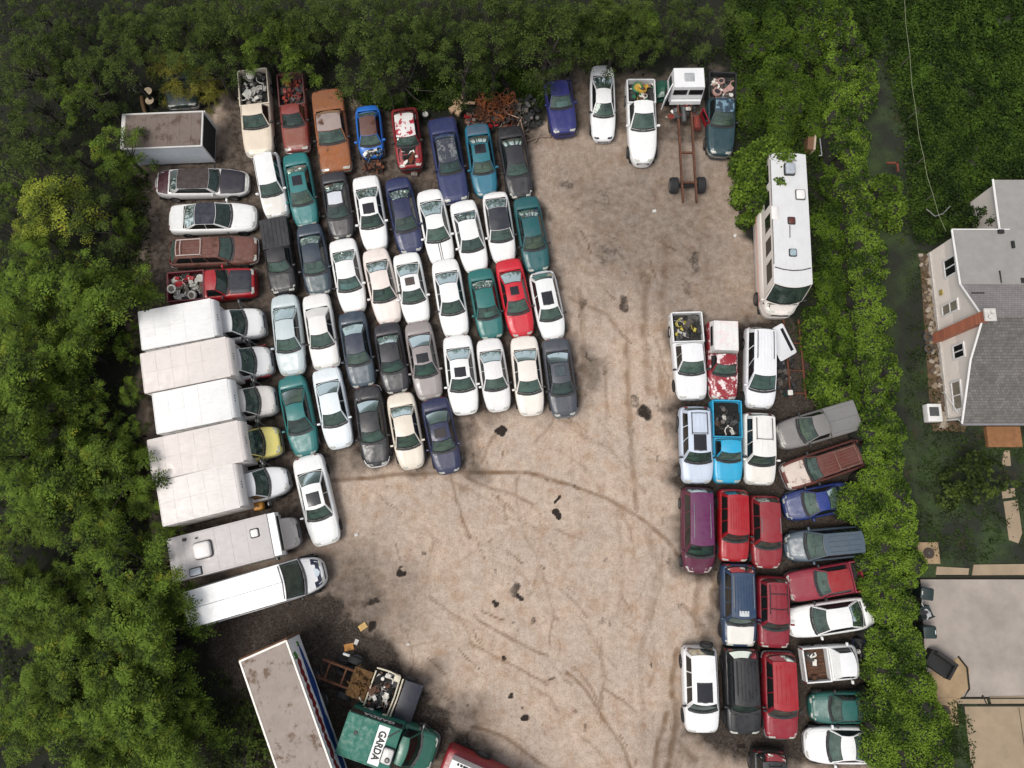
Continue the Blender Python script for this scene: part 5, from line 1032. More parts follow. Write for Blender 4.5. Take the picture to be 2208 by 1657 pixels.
# ------------------------------------------------------------------ big camper on the right
a, b_ = G(1699, 325, 3.3), G(1678, 684, .8)
cr = car('bus', a, b_, (238, 229, 220), 'long cream motorhome overgrown with vines at its rear corner', W=2.3, H=3.3, hood=.045, wt=.105, belt=1.65, hf=1.3, tr=1.65, nF=5., bw=.95, rw=.93, nw=5, tint=(.42, .66, .6), film=.2, name='motorhome', cat='motorhome', dirt=.3, bowb=.3, bowt=.25, roofc=(222, 222, 222), roofc_p=dict(dirt=.3), group='x'); del cr['root']['group']
rr_ = cr['root']; X = cr['X']; zr = 3.33
hatch(rr_, 'air_conditioner', X(.27), .1, zr - .02, .5, .42, MGR, M_TRIM, .22, .12) if False else None
for (u, v, sx, sy, nm, m_, rm, h_) in ((1702, 366, .62, .5, 'air_conditioner', MGR, M_TRIM, .28), (1726, 420, .52, .46, 'roof_vent', ML, M_STEEL, .12), (1707, 476, .36, .34, 'roof_hatch', plain('maroon_cover', (104, 50, 42), .5), M_TRIM, .1), (1710, 545, .36, .34, 'roof_hatch', plain('pale_skylight', (176, 196, 204), .2), M_TRIM, .12), (1672, 458, .7, .32, 'roof_vent', ML, ML, .05)):
    p = G(u, v, zr); lp = Matrix.Rotation(-rr_.rotation_euler.z, 4, 'Z') @ (Vector((p.x, p.y, 0)) - rr_.location); hatch(rr_, nm, lp.x, lp.y, zr - .03, sx, sy, m_, rm, h_)
q = MB(); q.tube([cr['roof'](u, .12, .01) for u in (-.95, -.5, 0, .5, .95)], .03, 0, 6); q.tube([cr['roof'](-.98, v, .01) for v in (.14, .4, .7, .95)], .02, 0, 5); q.tube([(X(.5), -.1, zr + .02), (X(.42), -.12, zr + .02)], .02, 0, 5); q.build('roof_seam', M_TRIM, rr_, 40)
q = MB()
q.box(X(.97), X(.06), -1.165, -1.15, 1.0, 1.06); q.build('stripe', paint((222, 150, 130)), rr_)
# ------------------------------------------------------------------ stripped truck chassis at the top
def frame_thing(name, px0, px1, label, cat, z=0): 
    a, b_ = G(*px0, z), G(*px1, z); a.z = b_.z = 0; hd = math.atan2((b_ - a).y, (b_ - a).x); return empty(name, (a.x, a.y, 0), hd, label, cat), (b_ - a).length
rc, Lc = frame_thing('truck_chassis', (1488, 436), (1472, 165), 'white truck cab on a bare rusty frame with its rear wheels exposed', 'truck', .9)
q = MB()
for sg in (-1, 1): q.box(0, Lc - .6, sg * .40 - .05, sg * .40 + .05, .72, .95)
for x_ in (1.2, 3.1): q.box(x_, x_ + .1, -.36, .36, .78, .92)
q.build('frame', rusty((112, 72, 54)), rc)
for sg in (-1, 1):
    q = MB(); q.wheel((1.25, sg * .80, .48), (0, sg, 0), .48, .44); q.build('wheel', [M_RUBBER, M_STEEL], rc, 40)
    q = MB(); q.wheel((Lc - 1.1, sg * .95, .48), (0, sg, 0), .48, .3); q.build('wheel', [M_RUBBER, M_STEEL], rc, 40)
q = MB(); q.tube([(1.25, -.9, .5), (1.25, 0, .5), (1.25, .9, .5)], [.07, .18, .07], 0, 8); q.build('axle', M_UNDER, rc, 40)
q = MB(); q.tube([(Lc - 2.1, .05, .9), (Lc - 3.0, .05, .85)], .16, 0, 10); q.tube([(Lc - 2.6, -.75, .7), (Lc - 3.4, -.75, .7)], .22, 1, 10); heap_mesh(q, Lc - 2.35, 0, .7, 1.5, .6, .45, 40, 4, random.Random(3)); q.build('engine', [M_STEEL, rusty((150, 62, 50)), M_UNDER, JUNK[0]], rc, 40)
q = MB(); x_a, x_b = Lc - 2.0, Lc - .35
q.box(x_a + .25, x_b, -.98, .98, 1.0, 2.35, 0, None, .08, .10); q.box(x_a + .05, x_a + .24, -.93, .93, 1.0, 1.3, 0, None, .03, .05); q.build('cab', paint((240, 240, 240), dirt=.25), rc, 30)
for sg in (-1, 1):
    q = MB(); q.box(-.02, .02, -.40, .40, 0, .42); o_ = q.build('cab_window', plain('dark_pane', (30, 32, 34), .2), rc); o_.location = (x_a + .285, sg * .46, 1.68); o_.rotation_euler = (0, R(3.4), 0)
    q = MB(); q.box(x_a + .6, x_b - .3, min(sg * .97, sg * .985) - .005, max(sg * .97, sg * .985) + .005, 1.5, 2.0, 0); q.build('side_window', plain('dark_pane', (30, 32, 34), .2), rc)
q = MB(); q.rbox(x_a + .7, x_a + 1.25, -.32, .28, 2.35, 2.38, .05); q.build('roof_panel', plain('grey_panel', (190, 192, 194), .5), rc, 30)
q = MB(); q.box(-.55, .55, -.03, .03, 0, 1.2); o_ = q.build('door', paint((240, 240, 240), dirt=.3), rc); o_.location = (x_a + .3, 1.15, .85); o_.rotation_euler = (0, 0, R(-28))
p = G(1432, 190, .8); q = MB(); q.patch(lambda u, v: Vector((p.x + u * .45, p.y + v * .55, .55 + .35 * math.cos(u * 1.3) * math.cos(v))), [-1, -.5, 0, .5, 1], [-1, -.5, 0, .5, 1]); q.patch(lambda u, v: Vector((p.x + u * .45, p.y + v * .55, .02 + .5 * (.5 + .5 * u))), [-1, 1], [-1, 1]); tag(q.build('car_fender', paint((24, 96, 74))), 'loose dark green fender lying beside the white truck cab', 'car part')
# ------------------------------------------------------------------ wrecked tow truck by the trailer
rt, Lt = frame_thing('tow_truck_wreck', (690, 1440), (905, 1520), 'stripped tow truck wreck with rusty deck, open engine frame and navy hood', 'truck wreck', .8)
q = MB()
for sg in (-1, 1): q.box(0, Lt - .5, sg * .45 - .05, sg * .45 + .05, .75, .95)
for x_ in (.4, 1.3): q.box(x_, x_ + .08, -.42, .42, .78, .92)
q.build('frame', rusty((110, 68, 44)), rt)
q = MB(); q.box(1.75, 2.75, -.75, .72, .92, 1.0); heap_mesh(q, 2.3, 0, .8, 1.1, 1.0, .2, 26, 1, random.Random(5)); q.build('deck', rusty((112, 82, 40)), rt)
q = MB(); heap_mesh(q, 3.45, 0, 1.0, 1.7, .75, .45, 90, 4, random.Random(6), None, 'bptdt'); q.box(2.9, 4.1, -1.0, 1.0, .6, .72, 3); q.build('engine', [JUNK[0], JUNK[1], JUNK[4], M_UNDER], rt, 40)
q = MB()
for pts in ([(2.85, 1.05, 1.15), (3.5, 1.1, 1.2), (4.15, 1.05, 1.25)], [(4.15, 1.05, 1.25), (4.2, 0, 1.25), (4.15, -1.05, 1.2)], [(4.32, 1.0, 1.25), (4.36, 0, 1.25), (4.3, -1.15, 1.2)], [(2.85, .9, 1.1), (2.85, -.9, 1.1)], [(2.9, -.98, 1.1), (4.0, -1.02, 1.1)]): q.tube(pts, .045, 0, 6)
q.rbox(3.85, 4.15, .75, 1.1, 1.1, 1.3, .06); q.rbox(3.9, 4.15, -1.2, -.9, 1.1, 1.3, .06); q.build('cab_frame', plain('cream_metal', (226, 216, 190), .5), rt, 40)
q = MB(); q.patch(lambda u, v: Vector((4.45 + .95 * v, u * .95, 1.15 - .18 * v * v - .05 * u * u)), [-1, -.9, -.5, 0, .5, .9, 1], [0, .1, .5, .9, 1]); q.box(4.45, 5.35, -.93, .93, .4, .95); q.build('hood', paint((44, 46, 62), dirt=.4), rt, 40)
for sg in (-1, 1):
    q = MB(); q.wheel((4.6, sg * .85, .42), (0, sg, 0), .42, .28); q.build('wheel', [M_RUBBER, M_STEEL], rt, 40); q = MB(); q.wheel((1.6, sg * .9, .42), (0, sg, 0), .42, .34); q.build('wheel', [M_RUBBER, M_STEEL], rt, 40)
# ------------------------------------------------------------------ loose things
def loose(name, u, v, z, build, mats, label, cat, rz=0, smooth=40, group=None):
    q = MB(); build(q); p = G(u, v, z); o = q.build(name, mats, None, smooth); o.location = (p.x, p.y, 0); o.rotation_euler = (0, 0, rz); return tag(o, label, cat, group)
def tyre_at(u, v, label, r=.34, n=1, mats=(M_RUBBER, M_STEEL), tilt=(0, 0, 1)): return loose('tyre', u, v, .2, lambda q: [q.wheel((.03 * k, .02 * k, .12 + .2 * k), tilt, r, .2) for k in range(n)], list(mats), label, 'tyre')
tyre_at(917, 247, 'black tyre with a white rim lying right of the red jeep', .26, 1, (M_RUBBER, plain('white_rim', (236, 236, 232), .4)))
for k, (du, dv) in enumerate(((0, 0), (6, 14), (-4, 26))): tyre_at(745 + du, 1418 + dv, ('worn tyre leaning behind the tow truck wreck, nearest the dirt', 'worn tyre in the middle of three behind the tow truck wreck', 'worn tyre closest to the rusty tow truck frame')[k], .42, 1, (M_RUBBER, M_TRIM), (.2, .8, .5))
loose('metal_strip', 749, 1413, .5, lambda q: q.rbox(-.26, .26, -.07, .07, .48, .52, .06), plain('white_strip', (236, 236, 232), .4), 'white oval panel lying on the worn tyres', 'panel', R(-18))
gq = random.Random(11)
o = loose('scrap_pile', 1070, 232, .5, lambda q: heap_mesh(q, 0, 0, 2.3, 1.6, .1, .9, 130, 3, gq, None, 'wwt'), [rusty((176, 100, 48)), rusty((150, 84, 46)), rusty((110, 70, 50))], 'tangled heap of rusty orange wire and pipes behind the navy sedan', 'scrap pile')
o = loose('scrap_pile', 1132, 245, .4, lambda q: heap_mesh(q, 0, 0, 2.0, 1.9, .05, .7, 90, 4, gq), JUNKD[:4], 'dark scrap heap right of the rusty orange wire', 'scrap pile')
o = loose('scrap_pile', 1050, 262, .4, lambda q: heap_mesh(q, 0, 0, 2.6, 1.1, .05, .5, 60, 4, gq), [JUNKD[0], JUNK[2], plain('scrap', (170, 30, 40), .6), JUNK[4]], 'mixed red and grey scrap in front of the rusty orange wire', 'scrap pile')
for k, (u, v, w, l, a_) in enumerate(((985, 220, .5, .45, .3), (1000, 208, .3, .55, 1.4), (1005, 226, .25, 1.1, 0), (982, 240, .5, .7, .5), (990, 250, .4, .4, 1))):
    loose('log', u, v, .25, lambda q: q.tube([(-l / 2, 0, .2 + .1 * k), (0, .03, .22 + .1 * k), (l / 2, 0, .2 + .1 * k)], [w * .4, w * .42, w * .36], 0, 9), plain('pale_wood', (202, 168, 134), .85), ('pale wood block at the left end of the scrap pile', 'upright pale log behind the scrap pile', 'long pale log lying against the orange wire', 'pale stump nearest the navy sedan trunk', 'rusty pale block under the pale stump')[k], 'log', a_)
loose('pole', 1122, 262, .4, lambda q: (q.tube([(-.9, .5, .5), (0, 0, .7), (.35, -1.4, .1)], .04, 0, 6), q.tube([(-.5, -.9, .1), (.1, .1, .72)], .035, 0, 6)), plain('pale_pole', (170, 140, 120), .7), 'bent pale poles propped on the dark scrap heap', 'pole')
loose('branch', 1160, 298, .1, lambda q: (q.tube([(-.7, -.2, .08), (0, .05, .1), (.7, .15, .08)], .03, 0, 6), q.tube([(-.2, -.3, .08), (.15, .25, .1)], .03, 0, 6), q.rbox(.35, .8, .05, .22, .04, .12, .03)), plain('weathered_board', (150, 130, 115), .8), 'broken pale boards on the dirt beside the black sedan', 'boards')
for k, (u, v) in enumerate(((320, 199), (324, 219))): loose('log_round', u, v, .4, lambda q: q.cyl((0, 0, .25), (0, 0, 1), .26, .5, 0, 18, 1), [BARK, plain('cut_wood', (226, 204, 172), .8)], ('pale cut log round nearer the woods', 'pale cut log round nearer the cargo body')[k], 'log')
loose('log', 308, 225, .2, lambda q: q.tube([(-.1, .5, .2), (0, 0, .2), (.25, -.7, .2)], [.13, .14, .12], 0, 9), [plain('old_bark', (128, 98, 66), .9)], 'brown log lying beside the two cut rounds', 'log')
loose('metal_hoop', 297, 190, .3, lambda q: q.tube([(.24 * math.cos(t * .5), .3 * math.sin(t * .5), .3 + .08 * math.sin(t)) for t in range(12)], .05, 0, 6), plain('dull_hoop', (96, 92, 88), .6), 'bent grey hoop by the cut log rounds', 'hoop')
# leaning tailgate panel, trailer rails and litter by the white van-like suv
p = G(1688, 737, .9); q = MB(); q.rbox(-.62, .62, -.95, .95, -.03, .03, .12); q.box(.25, .45, -.7, .7, .031, .04, 1); o = q.build('tailgate_panel', [paint((243, 243, 244), dirt=.15), plain('dark_pane', (30, 32, 34), .2)], None, 30); o.location = (p.x, p.y, .75); o.rotation_euler = (R(12), R(10), R(30)); tag(o, 'white loose tailgate with a black window leaning by the long white suv', 'car part')
rl, Ll = frame_thing('rail_trailer', (1712, 860), (1700, 690), 'rusty bare trailer rails lying in the weeds', 'trailer frame', .3)
q = MB()
for y_ in (-.1, .75): q.tube([(0, y_ - .55, .35), (Ll * .5, y_ - .5, .4), (Ll, y_ - .45, .35)], .05, 0, 6)
for x_ in (.3, 1.6, 3.2): q.tube([(x_, -.65, .36), (x_, .25, .36)], .035, 0, 6)
q.build('rails', rusty((120, 66, 44)), rl, 40)
loose('bucket', 1700, 846, .3, lambda q: (q.cyl((0, 0, .2), (0, 0, 1), .24, .4, 0, 16, 1, .28), q.rbox(-.08, .2, -.2, .1, .4, .48, .05, 2)), [plain('green_plastic', (28, 96, 84), .5), M_UNDER, JUNK[0]], 'green tub with white rags beside the rusty trailer rails', 'tub')
loose('scrap_pile', 1690, 800, .2, lambda q: heap_mesh(q, 0, 0, 1.3, 2.6, .02, .3, 50, 4, gq), JUNKD[:4], 'dark scrap scattered right of the long white suv', 'scrap pile')
loose('scrap_pile', 806, 358, .2, lambda q: heap_mesh(q, 0, 0, 1.2, .6, .05, .45, 36, 3, gq, None, 'tbt'), [rusty((130, 78, 54)), M_UNDER, rusty((104, 80, 66))], 'rusty engine parts fallen in front of the bright blue coupe', 'scrap pile')
loose('car_bumper', 890, 362, .3, lambda q: q.rbox(-.55, .55, -.14, .14, .1, .32, .1), M_TRIM, 'black loose bumper in front of the small red jeep', 'car part', R(4))
loose('car_part', 893, 374, .3, lambda q: (q.rbox(-.2, .2, -.12, .12, .05, .3, .06), q.cyl((0, 0, .32), (0, 0, 1), .08, .06)), [JUNK[2]], 'small grey engine part below the loose black bumper', 'car part')
# cabinet and frame dumped behind the camper
rw_, _ = frame_thing('wooden_cabinet', (1752, 308), (1766, 310), 'broken wooden cabinet dumped behind the motorhome', 'cabinet', .6)
q = MB(); q.box(-.28, .05, -.45, .4, 0, .6); q.build('carcass', plain('brown_wood', (128, 92, 66), .7), rw_); q = MB(); q.box(.06, .16, -.5, .35, .1, .72); q.box(.05, .14, .36, .75, .2, .7); q.build('panel', plain('pale_wood', (216, 196, 172), .7), rw_)
q = MB(); q.tube([(.35, .7, .6), (.62, -.75, .6)], .03, 0, 6); q.tube([(.62, -.75, .6), (.45, -.78, .6)], .035, 0, 6); q.build('rail', plain('pale_metal', (176, 176, 182), .4), rw_)
# boat trailer by the ivy, lower right
rb_, _ = frame_thing('boat_trailer', (1852, 1420), (1926, 1424), 'small dark trailer whose metal tongue points into the ivy', 'trailer', .5)
q = MB()
for sg in (-1, 1): q.tube([(0, sg * .75, .5), (.9, sg * .55, .52), (2.2, 0, .55)], .04, 0, 6)
q.tube([(.1, .75, .5), (.1, -.75, .5)], .04, 0, 6); q.tube([(.85, .55, .52), (.85, -.55, .52)], .03, 0, 6); q.build('tongue', M_STEEL, rb_, 40)
q = MB(); heap_mesh(q, .25, .1, .7, 1.9, .2, .45, 50, 3, gq); q.tube([(.2, .6, .7), (.25, 0, .75), (.3, -.8, .6)], .08, 1, 7); q.build('winch', [M_UNDER, plain('navy_metal', (50, 62, 92), .5), M_STEEL], rb_, 40)
for sg in (-1, 1):
    q = MB(); q.wheel((.15, sg * .9, .3), (0, sg, 0), .3, .2); q.build('wheel', [M_RUBBER, M_STEEL], rb_, 40)
# ------------------------------------------------------------------ the house
HX = 24.55
rh = empty('house', (HX, 10.5, 0), 0, 'pale sided house with grey shingle roof and a brick chimney', 'house'); H0 = Vector((HX, 10.5, 0))
SID = plain('pale_siding', (238, 228, 218), .7, 0, .06, 3); TRIMW = paint((240, 238, 235), dirt=.2)
def shingle(name, c1, c2):
    m, nt, b = new_mat(name); q = N(nt); tc = q.n('ShaderNodeTexCoord'); mp = q.n('ShaderNodeMapping'); mp.inputs['Scale'].default_value = (1, 1, 1); q.l(tc.outputs['Object'], mp.inputs[0])
    br = q.n('ShaderNodeTexBrick'); br.inputs['Scale'].default_value = 3.0; br.inputs['Color1'].default_value = (*C(*c1), 1); br.inputs['Color2'].default_value = (*C(*c2), 1); br.inputs['Mortar'].default_value = (*tuple(x * .45 for x in C(*c2)), 1); br.inputs['Mortar Size'].default_value = .022; br.inputs['Brick Width'].default_value = .5; br.inputs['Row Height'].default_value = .42; q.l(mp.outputs[0], br.inputs['Vector'])
    c = q.mix(q.ramp(q.noise(tc.outputs['Object'], 1.2, 6, .7), [(.4, 0.0), (.7, .55)]), br.outputs['Color'], tuple(x * .55 for x in C(*c2))); q.l(c, b.inputs['Base Color']); b.inputs['Roughness'].default_value = .95; return m
SH1, SH2, SH3 = shingle('dark_shingle', (126, 122, 118), (104, 101, 97)), shingle('light_shingle', (160, 154, 152), (146, 140, 138)), plain('roll_roofing', (158, 155, 151), .8, 0, .18, 2)
PROF = [(16.05, 2.80), (12.86, 2.95), (10.55, 4.48), (8.62, 3.06), (5.40, 1.68)]
q = MB(); yl = lambda y: y - H0.y
q.add([(0, yl(15.75), 0), (0, yl(5.85), 0), (0, yl(5.85), 1.72), (0, yl(8.62), 2.94), (0, yl(10.55), 4.36), (0, yl(12.86), 2.83), (0, yl(15.75), 2.70)], [(0, 1, 2, 3, 4, 5, 6)])
q.box(.002, 12, yl(5.85), yl(5.95), 0, 1.72); q.box(.002, 12, yl(15.65), yl(15.75), 0, 2.6)
for k in range(1, 22): q.box(-.012, .0, yl(5.9), yl(15.7), .28 + k * .1, .285 + k * .1) if .28 + k * .1 < 1.6 else None
q.build('wall', SID, rh)
q = MB(); q.box(-.10, -.005, yl(5.9), yl(15.7), 0, .32); q.build('foundation', plain('painted_concrete', (222, 216, 208), .8), rh)
def slope(i, mat, x0=-.18, x1=12.0, th=.10):
    (ya, za_), (yb, zb_) = PROF[i], PROF[i + 1]; qq = MB(); qq.add([(x0, yl(ya), za_), (x1, yl(ya), za_), (x1, yl(yb), zb_), (x0, yl(yb), zb_), (x0, yl(ya), za_ - th), (x1, yl(ya), za_ - th), (x1, yl(yb), zb_ - th), (x0, yl(yb), zb_ - th)], [(0, 1, 2, 3), (7, 6, 5, 4), (0, 3, 7, 4), (1, 5, 6, 2), (0, 4, 5, 1), (3, 2, 6, 7)][:]); return qq.build('roof', mat, rh)
slope(0, SH3); slope(1, SH2); slope(2, SH1); slope(3, SH1)
q = MB()
for (ya, za_), (yb, zb_) in zip(PROF[:-1], PROF[1:]): q.tube([(-.2, yl(ya), za_ - .02), (-.2, yl(yb), zb_ - .02)], .055, 0, 6)
q.tube([(-.2, yl(16.08), 2.76), (3.0, yl(16.08), 2.76)], .05, 0, 6); q.build('barge_board', TRIMW, rh, 40)
q = MB(); q.tube([(-.2, yl(5.36), 1.62), (12, yl(5.36), 1.62)], .07, 0, 6); q.build('gutter', plain('grey_gutter', (150, 146, 150), .5), rh, 40)
q = MB(); q.tube([(-.15, yl(5.45), 1.6), (-.1, yl(5.7), 1.2), (-.12, yl(5.8), .1), (-.5, yl(5.4), .06)], .05, 0, 6); q.tube([(-.12, yl(6.0), 1.3), (-.12, yl(7.4), .3)], .03, 0, 6); q.build('downpipe', TRIMW, rh, 40)
def window(y0, y1, z0, z1, split=None, panes=('d', 'd')):
    f = MB(); w = .09
    for (a_, b_2, c_, d_2) in ((y0, y1, z1 - w, z1), (y0, y1, z0, z0 + w), (y0, y0 + w, z0 + w, z1 - w), (y1 - w, y1, z0 + w, z1 - w)): f.box(-.07, -.004, yl(a_), yl(b_2), c_, d_2)
    if split == 'h': f.box(-.06, -.004, yl((y0 + y1) / 2 - .03), yl((y0 + y1) / 2 + .03), z0 + w, z1 - w)
    else: f.box(-.06, -.004, yl(y0 + w), yl(y1 - w), (z0 + z1) / 2 - .03, (z0 + z1) / 2 + .03)
    fo = f.build('window', TRIMW, rh); g_ = MB(); g_.box(-.03, -.01, yl(y0 + w), yl(y1 - w), z0 + w, z1 - w); g_.build('pane', plain('dark_pane', (30, 32, 34), .2) if panes[0] == 'd' else plain('curtained_pane', (150, 140, 124), .3), fo)
window(13.65, 14.75, 1.40, 2.55, 'h'); window(11.6, 12.3, .75, 2.3, None, 'c'); window(8.95, 9.8, 1.32, 2.38, 'h'); window(6.2, 7.85, .80, 1.70, 'h', 'c')
m, nt, b = new_mat('brick'); q_ = N(nt); tc = q_.n('ShaderNodeTexCoord'); mp = q_.n('ShaderNodeMapping'); mp.inputs['Rotation'].default_value = (R(90), 0, R(90)); q_.l(tc.outputs['Object'], mp.inputs[0]); br = q_.n('ShaderNodeTexBrick'); br.inputs['Scale'].default_value = 4.5; br.inputs['Color1'].default_value = (*C(196, 116, 82), 1); br.inputs['Color2'].default_value = (*C(158, 88, 64), 1); br.inputs['Mortar'].default_value = (*C(180, 150, 130), 1); q_.l(mp.outputs[0], br.inputs[0]); q_.l(br.outputs[0], b.inputs['Base Color']); b.inputs['Roughness'].default_value = .9
q = MB(); q.box(-.36, -.004, yl(10.28), yl(10.82), 0, 4.85); ch = q.build('chimney', m, rh); q = MB(); q.box(-.42, .16, yl(10.22), yl(10.88), 4.851, 4.95); q.cyl((-.2, yl(10.42), 5.0), (0, 0, 1), .1, .12, 0, 12); q.cyl((-.05, yl(10.68), 5.0), (0, 0, 1), .1, .12, 0, 12); q.build('cap', plain('pale_mortar', (226, 222, 216), .8), ch, 40)
q = MB(); q.box(-.06, -.004, yl(12.9), yl(13.2), .75, 1.0); q.build('meter_box', plain('yellow_box', (196, 176, 90), .6), rh)
nb = MB(); nb.add([(2.85, yl(16.3), 0), (2.85, yl(18.95), 0), (2.75, yl(18.95), 2.6), (2.75, yl(16.3), 2.6)], [(0, 1, 2, 3)]); nb.box(2.86, 12, yl(18.85), yl(18.95), 0, 2.5); nb.build('wing_wall', SID, rh)
nb = MB(); nb.box(2.55, 12, yl(16.06), yl(19.05), 2.62, 2.74); nb.build('wing_roof', SH3, rh); nb = MB(); nb.tube([(2.5, yl(19.1), 2.7), (2.5, yl(16.1), 2.7)], .06, 0, 6); nb.build('wing_trim', TRIMW, rh, 40)
nb = MB(); nb.box(2.80, 2.84, yl(16.5), yl(17.0), 1.5, 2.2); nb.build('wing_window', plain('dark_pane', (30, 32, 34), .2), rh)
for (u, v, sx, sy) in ((2158, 500, .3, .22), (2184, 528, .14, .4), (2156, 598, .06, .7), (2206, 606, .3, .3)):
    q = MB(); p = G(u, v, 2.9); q.box(p.x - H0.x - sx / 2, p.x - H0.x + sx / 2, p.y - H0.y - sy / 2, p.y - H0.y + sy / 2, 2.86, 2.975); q.build('roof_patch', plain('tar', (40, 38, 38), .8), rh)
q = MB(); p = G(2106, 634, 3.3); q.box(p.x - H0.x - .35, p.x - H0.x + .35, p.y - H0.y - .05, p.y - H0.y + .05, 3.2, 3.42); q.build('roof_vent', M_TRIM, rh)
# ivy on the wing wall
bush('climbing_vine', 'vine climbing the pale wing wall of the house', 'vine', [(2118, 455, .3, 1.2, .8), (2150, 470, .35, 1.6, .7), (2100, 480, .4, .6, .6), (2165, 450, .2, 2.0, .7)], WEED, 200, .13, .35, None, 12, 0)
# ------------------------------------------------------------------ the back yard
def sheet(name, poly, z, mat, label, cat, th=.0, kind='structure', jit=0):
    pts = [G(*p, z) for p in poly]; c_ = sum(pts, Vector()) / len(pts); n_ = len(pts); q = MB()
    vs = [(p.x - c_.x, p.y - c_.y, z) for p in pts]; lo = [(a_, b_2, z - th - .06) for a_, b_2, _ in vs]
    q.add(vs + lo, [tuple(range(n_))] + [(k, n_ + k, n_ + (k + 1) % n_, (k + 1) % n_) for k in range(n_)]); o = q.build(name, mat); o.location = (c_.x, c_.y, 0); return tag(o, label, cat, None, kind)
m, nt, b = new_mat('lawn'); q = N(nt); tc = q.n('ShaderNodeTexCoord'); v = tc.outputs['Object']
c = q.mix(q.ramp(q.noise(v, .45, 4), [(.42, 0.0), (.62, 1.0)]), C(34, 38, 26), C(58, 76, 34)); c = q.mix(q.ramp(q.noise(v, 14, 5, .7), [(.4, 0.0), (.7, .8)]), c, C(20, 24, 16)); c = q.mix(q.ramp(q.noise(v, .8, 3), [(.6, 0.0), (.7, .6)]), c, C(60, 42, 32)); q.l(c, b.inputs['Base Color']); b.inputs['Roughness'].default_value = .95
sheet('lawn', [(1800, -80), (2320, -80), (2300, 1244), (1945, 1246), (1890, 900), (1850, 500), (1840, 300)], .03, m, 'dark shaded lawn between the hedge and the house', 'lawn')
sheet('lawn', [(2000, 1500), (2330, 1500), (2400, 1800), (2000, 1800)], .03, m, 'dark strip of grass between concrete slabs', 'lawn')
scatter('grass', 'short dark grass of the back yard', [([(1960, 540), (2010, 540), (2050, 920), (2230, 920), (2230, 1210), (1960, 1215), (1950, 900)], .8), ([(2040, 1510), (2080, 1510), (2100, 1670), (2030, 1670)], .1)], 42000, .14, .10, leaf_mat('lawn_blade', (30, 40, 20), (66, 88, 36)), 15, .42, .5)
CON = plain('concrete', (178, 167, 157), .9, 0, .34, .6); CONW = plain('tan_concrete', (170, 150, 124), .9, 0, .26, 1.1)
sheet('driveway', [(1985, 1250), (2260, 1250), (2330, 1503), (2000, 1503)], .05, CON, 'weathered concrete driveway behind the house', 'driveway')
sheet('parking_pad', [(2080, 1524), (2300, 1524), (2400, 1760), (2106, 1760)], .05, CONW, 'tan concrete slab at the bottom right corner', 'slab')
sheet('kerb', [(2020, 1222), (2090, 1226), (2088, 1240), (2018, 1240)], .10, CONW, 'short tan kerb above the driveway', 'kerb'); sheet('kerb', [(2100, 1218), (2260, 1216), (2260, 1240), (2096, 1241)], .10, CONW, 'long tan kerb above the driveway', 'kerb')
sheet('kerb', [(2060, 1508), (2128, 1508), (2130, 1518), (2066, 1518)], .10, CONW, 'short tan kerb below the driveway', 'kerb'); sheet('kerb', [(2134, 1503), (2330, 1500), (2330, 1517), (2138, 1518)], .10, CONW, 'long tan kerb below the driveway', 'kerb')
sheet('patio', [(1985, 1460), (2066, 1418), (2090, 1440), (2090, 1482), (2070, 1507), (1975, 1507)], .066, plain('stained_slab', (176, 150, 116), .9, 0, .3, 2), 'stained tan corner slab under the black armchair', 'slab')
def crack(pts, w=.05):
    q = MB(); P = [G(*p, .07) for p in pts]; q.tube(P, w, 0, 5); o = q.build('crack_weeds', plain('mossy_crack', (40, 40, 26), .95)); return tag(o, None, None, None, 'structure')
crack([(2197, 1526), (2216, 1660)], .012)
for pts in ([(2066, 1416), (2085, 1440), (2090, 1486), (2078, 1506), (2208, 1506)], [(2110, 1520), (2220, 1521)], [(2020, 1243), (2208, 1244)], [(2118, 1500), (2128, 1522)]): crack(pts)
sheet('path', [(2165, 972), (2177, 972), (2180, 1005), (2160, 1005)], .05, CONW, 'stepping stone nearest the brick step', 'path', 0)
sheet('path', [(2160, 1058), (2188, 1052), (2190, 1072), (2162, 1076)], .05, CONW, 'short stepping stone below the airy shrub', 'path'); sheet('path', [(2164, 1082), (2194, 1078), (2204, 1150), (2196, 1172), (2176, 1165)], .05, CONW, 'long stepping stone curving toward the kerb', 'path')
for (u, v, s_, lb) in ((2002, 1193, 22, 'square tan slab with an iron drain cover by the driveway kerb'), (2036, 1534, 26, 'mossy square slab with a round drain cover below the driveway')):
    p = G(u, v, .05); dr = empty('drain_slab', (p.x, p.y, 0), 0, lb, 'drain cover'); w = s_ / 38.5; q = MB(); q.box(-w, w, -w, w, 0, .08); q.build('slab', plain('stained_slab', (176, 150, 116), .9, 0, .3, 2), dr); q = MB(); q.cyl((0, 0, .09), (0, 0, 1), .30, .03, 0, 22); q.cyl((0, 0, .11), (0, 0, 1), .06, .02, 1, 10); q.build('cover', [plain('iron', (70, 56, 46), .7), M_STEEL], dr, 40)
q = MB(); p = G(2166, 943, .3); st = empty('brick_step', (p.x, p.y, 0), 0, 'weathered brick step under the house eave', 'step'); q.box(-.95, .95, -.55, .6, 0, .3); q.build('step', plain('worn_brick', (160, 112, 72), .9, 0, .4, 3), st)
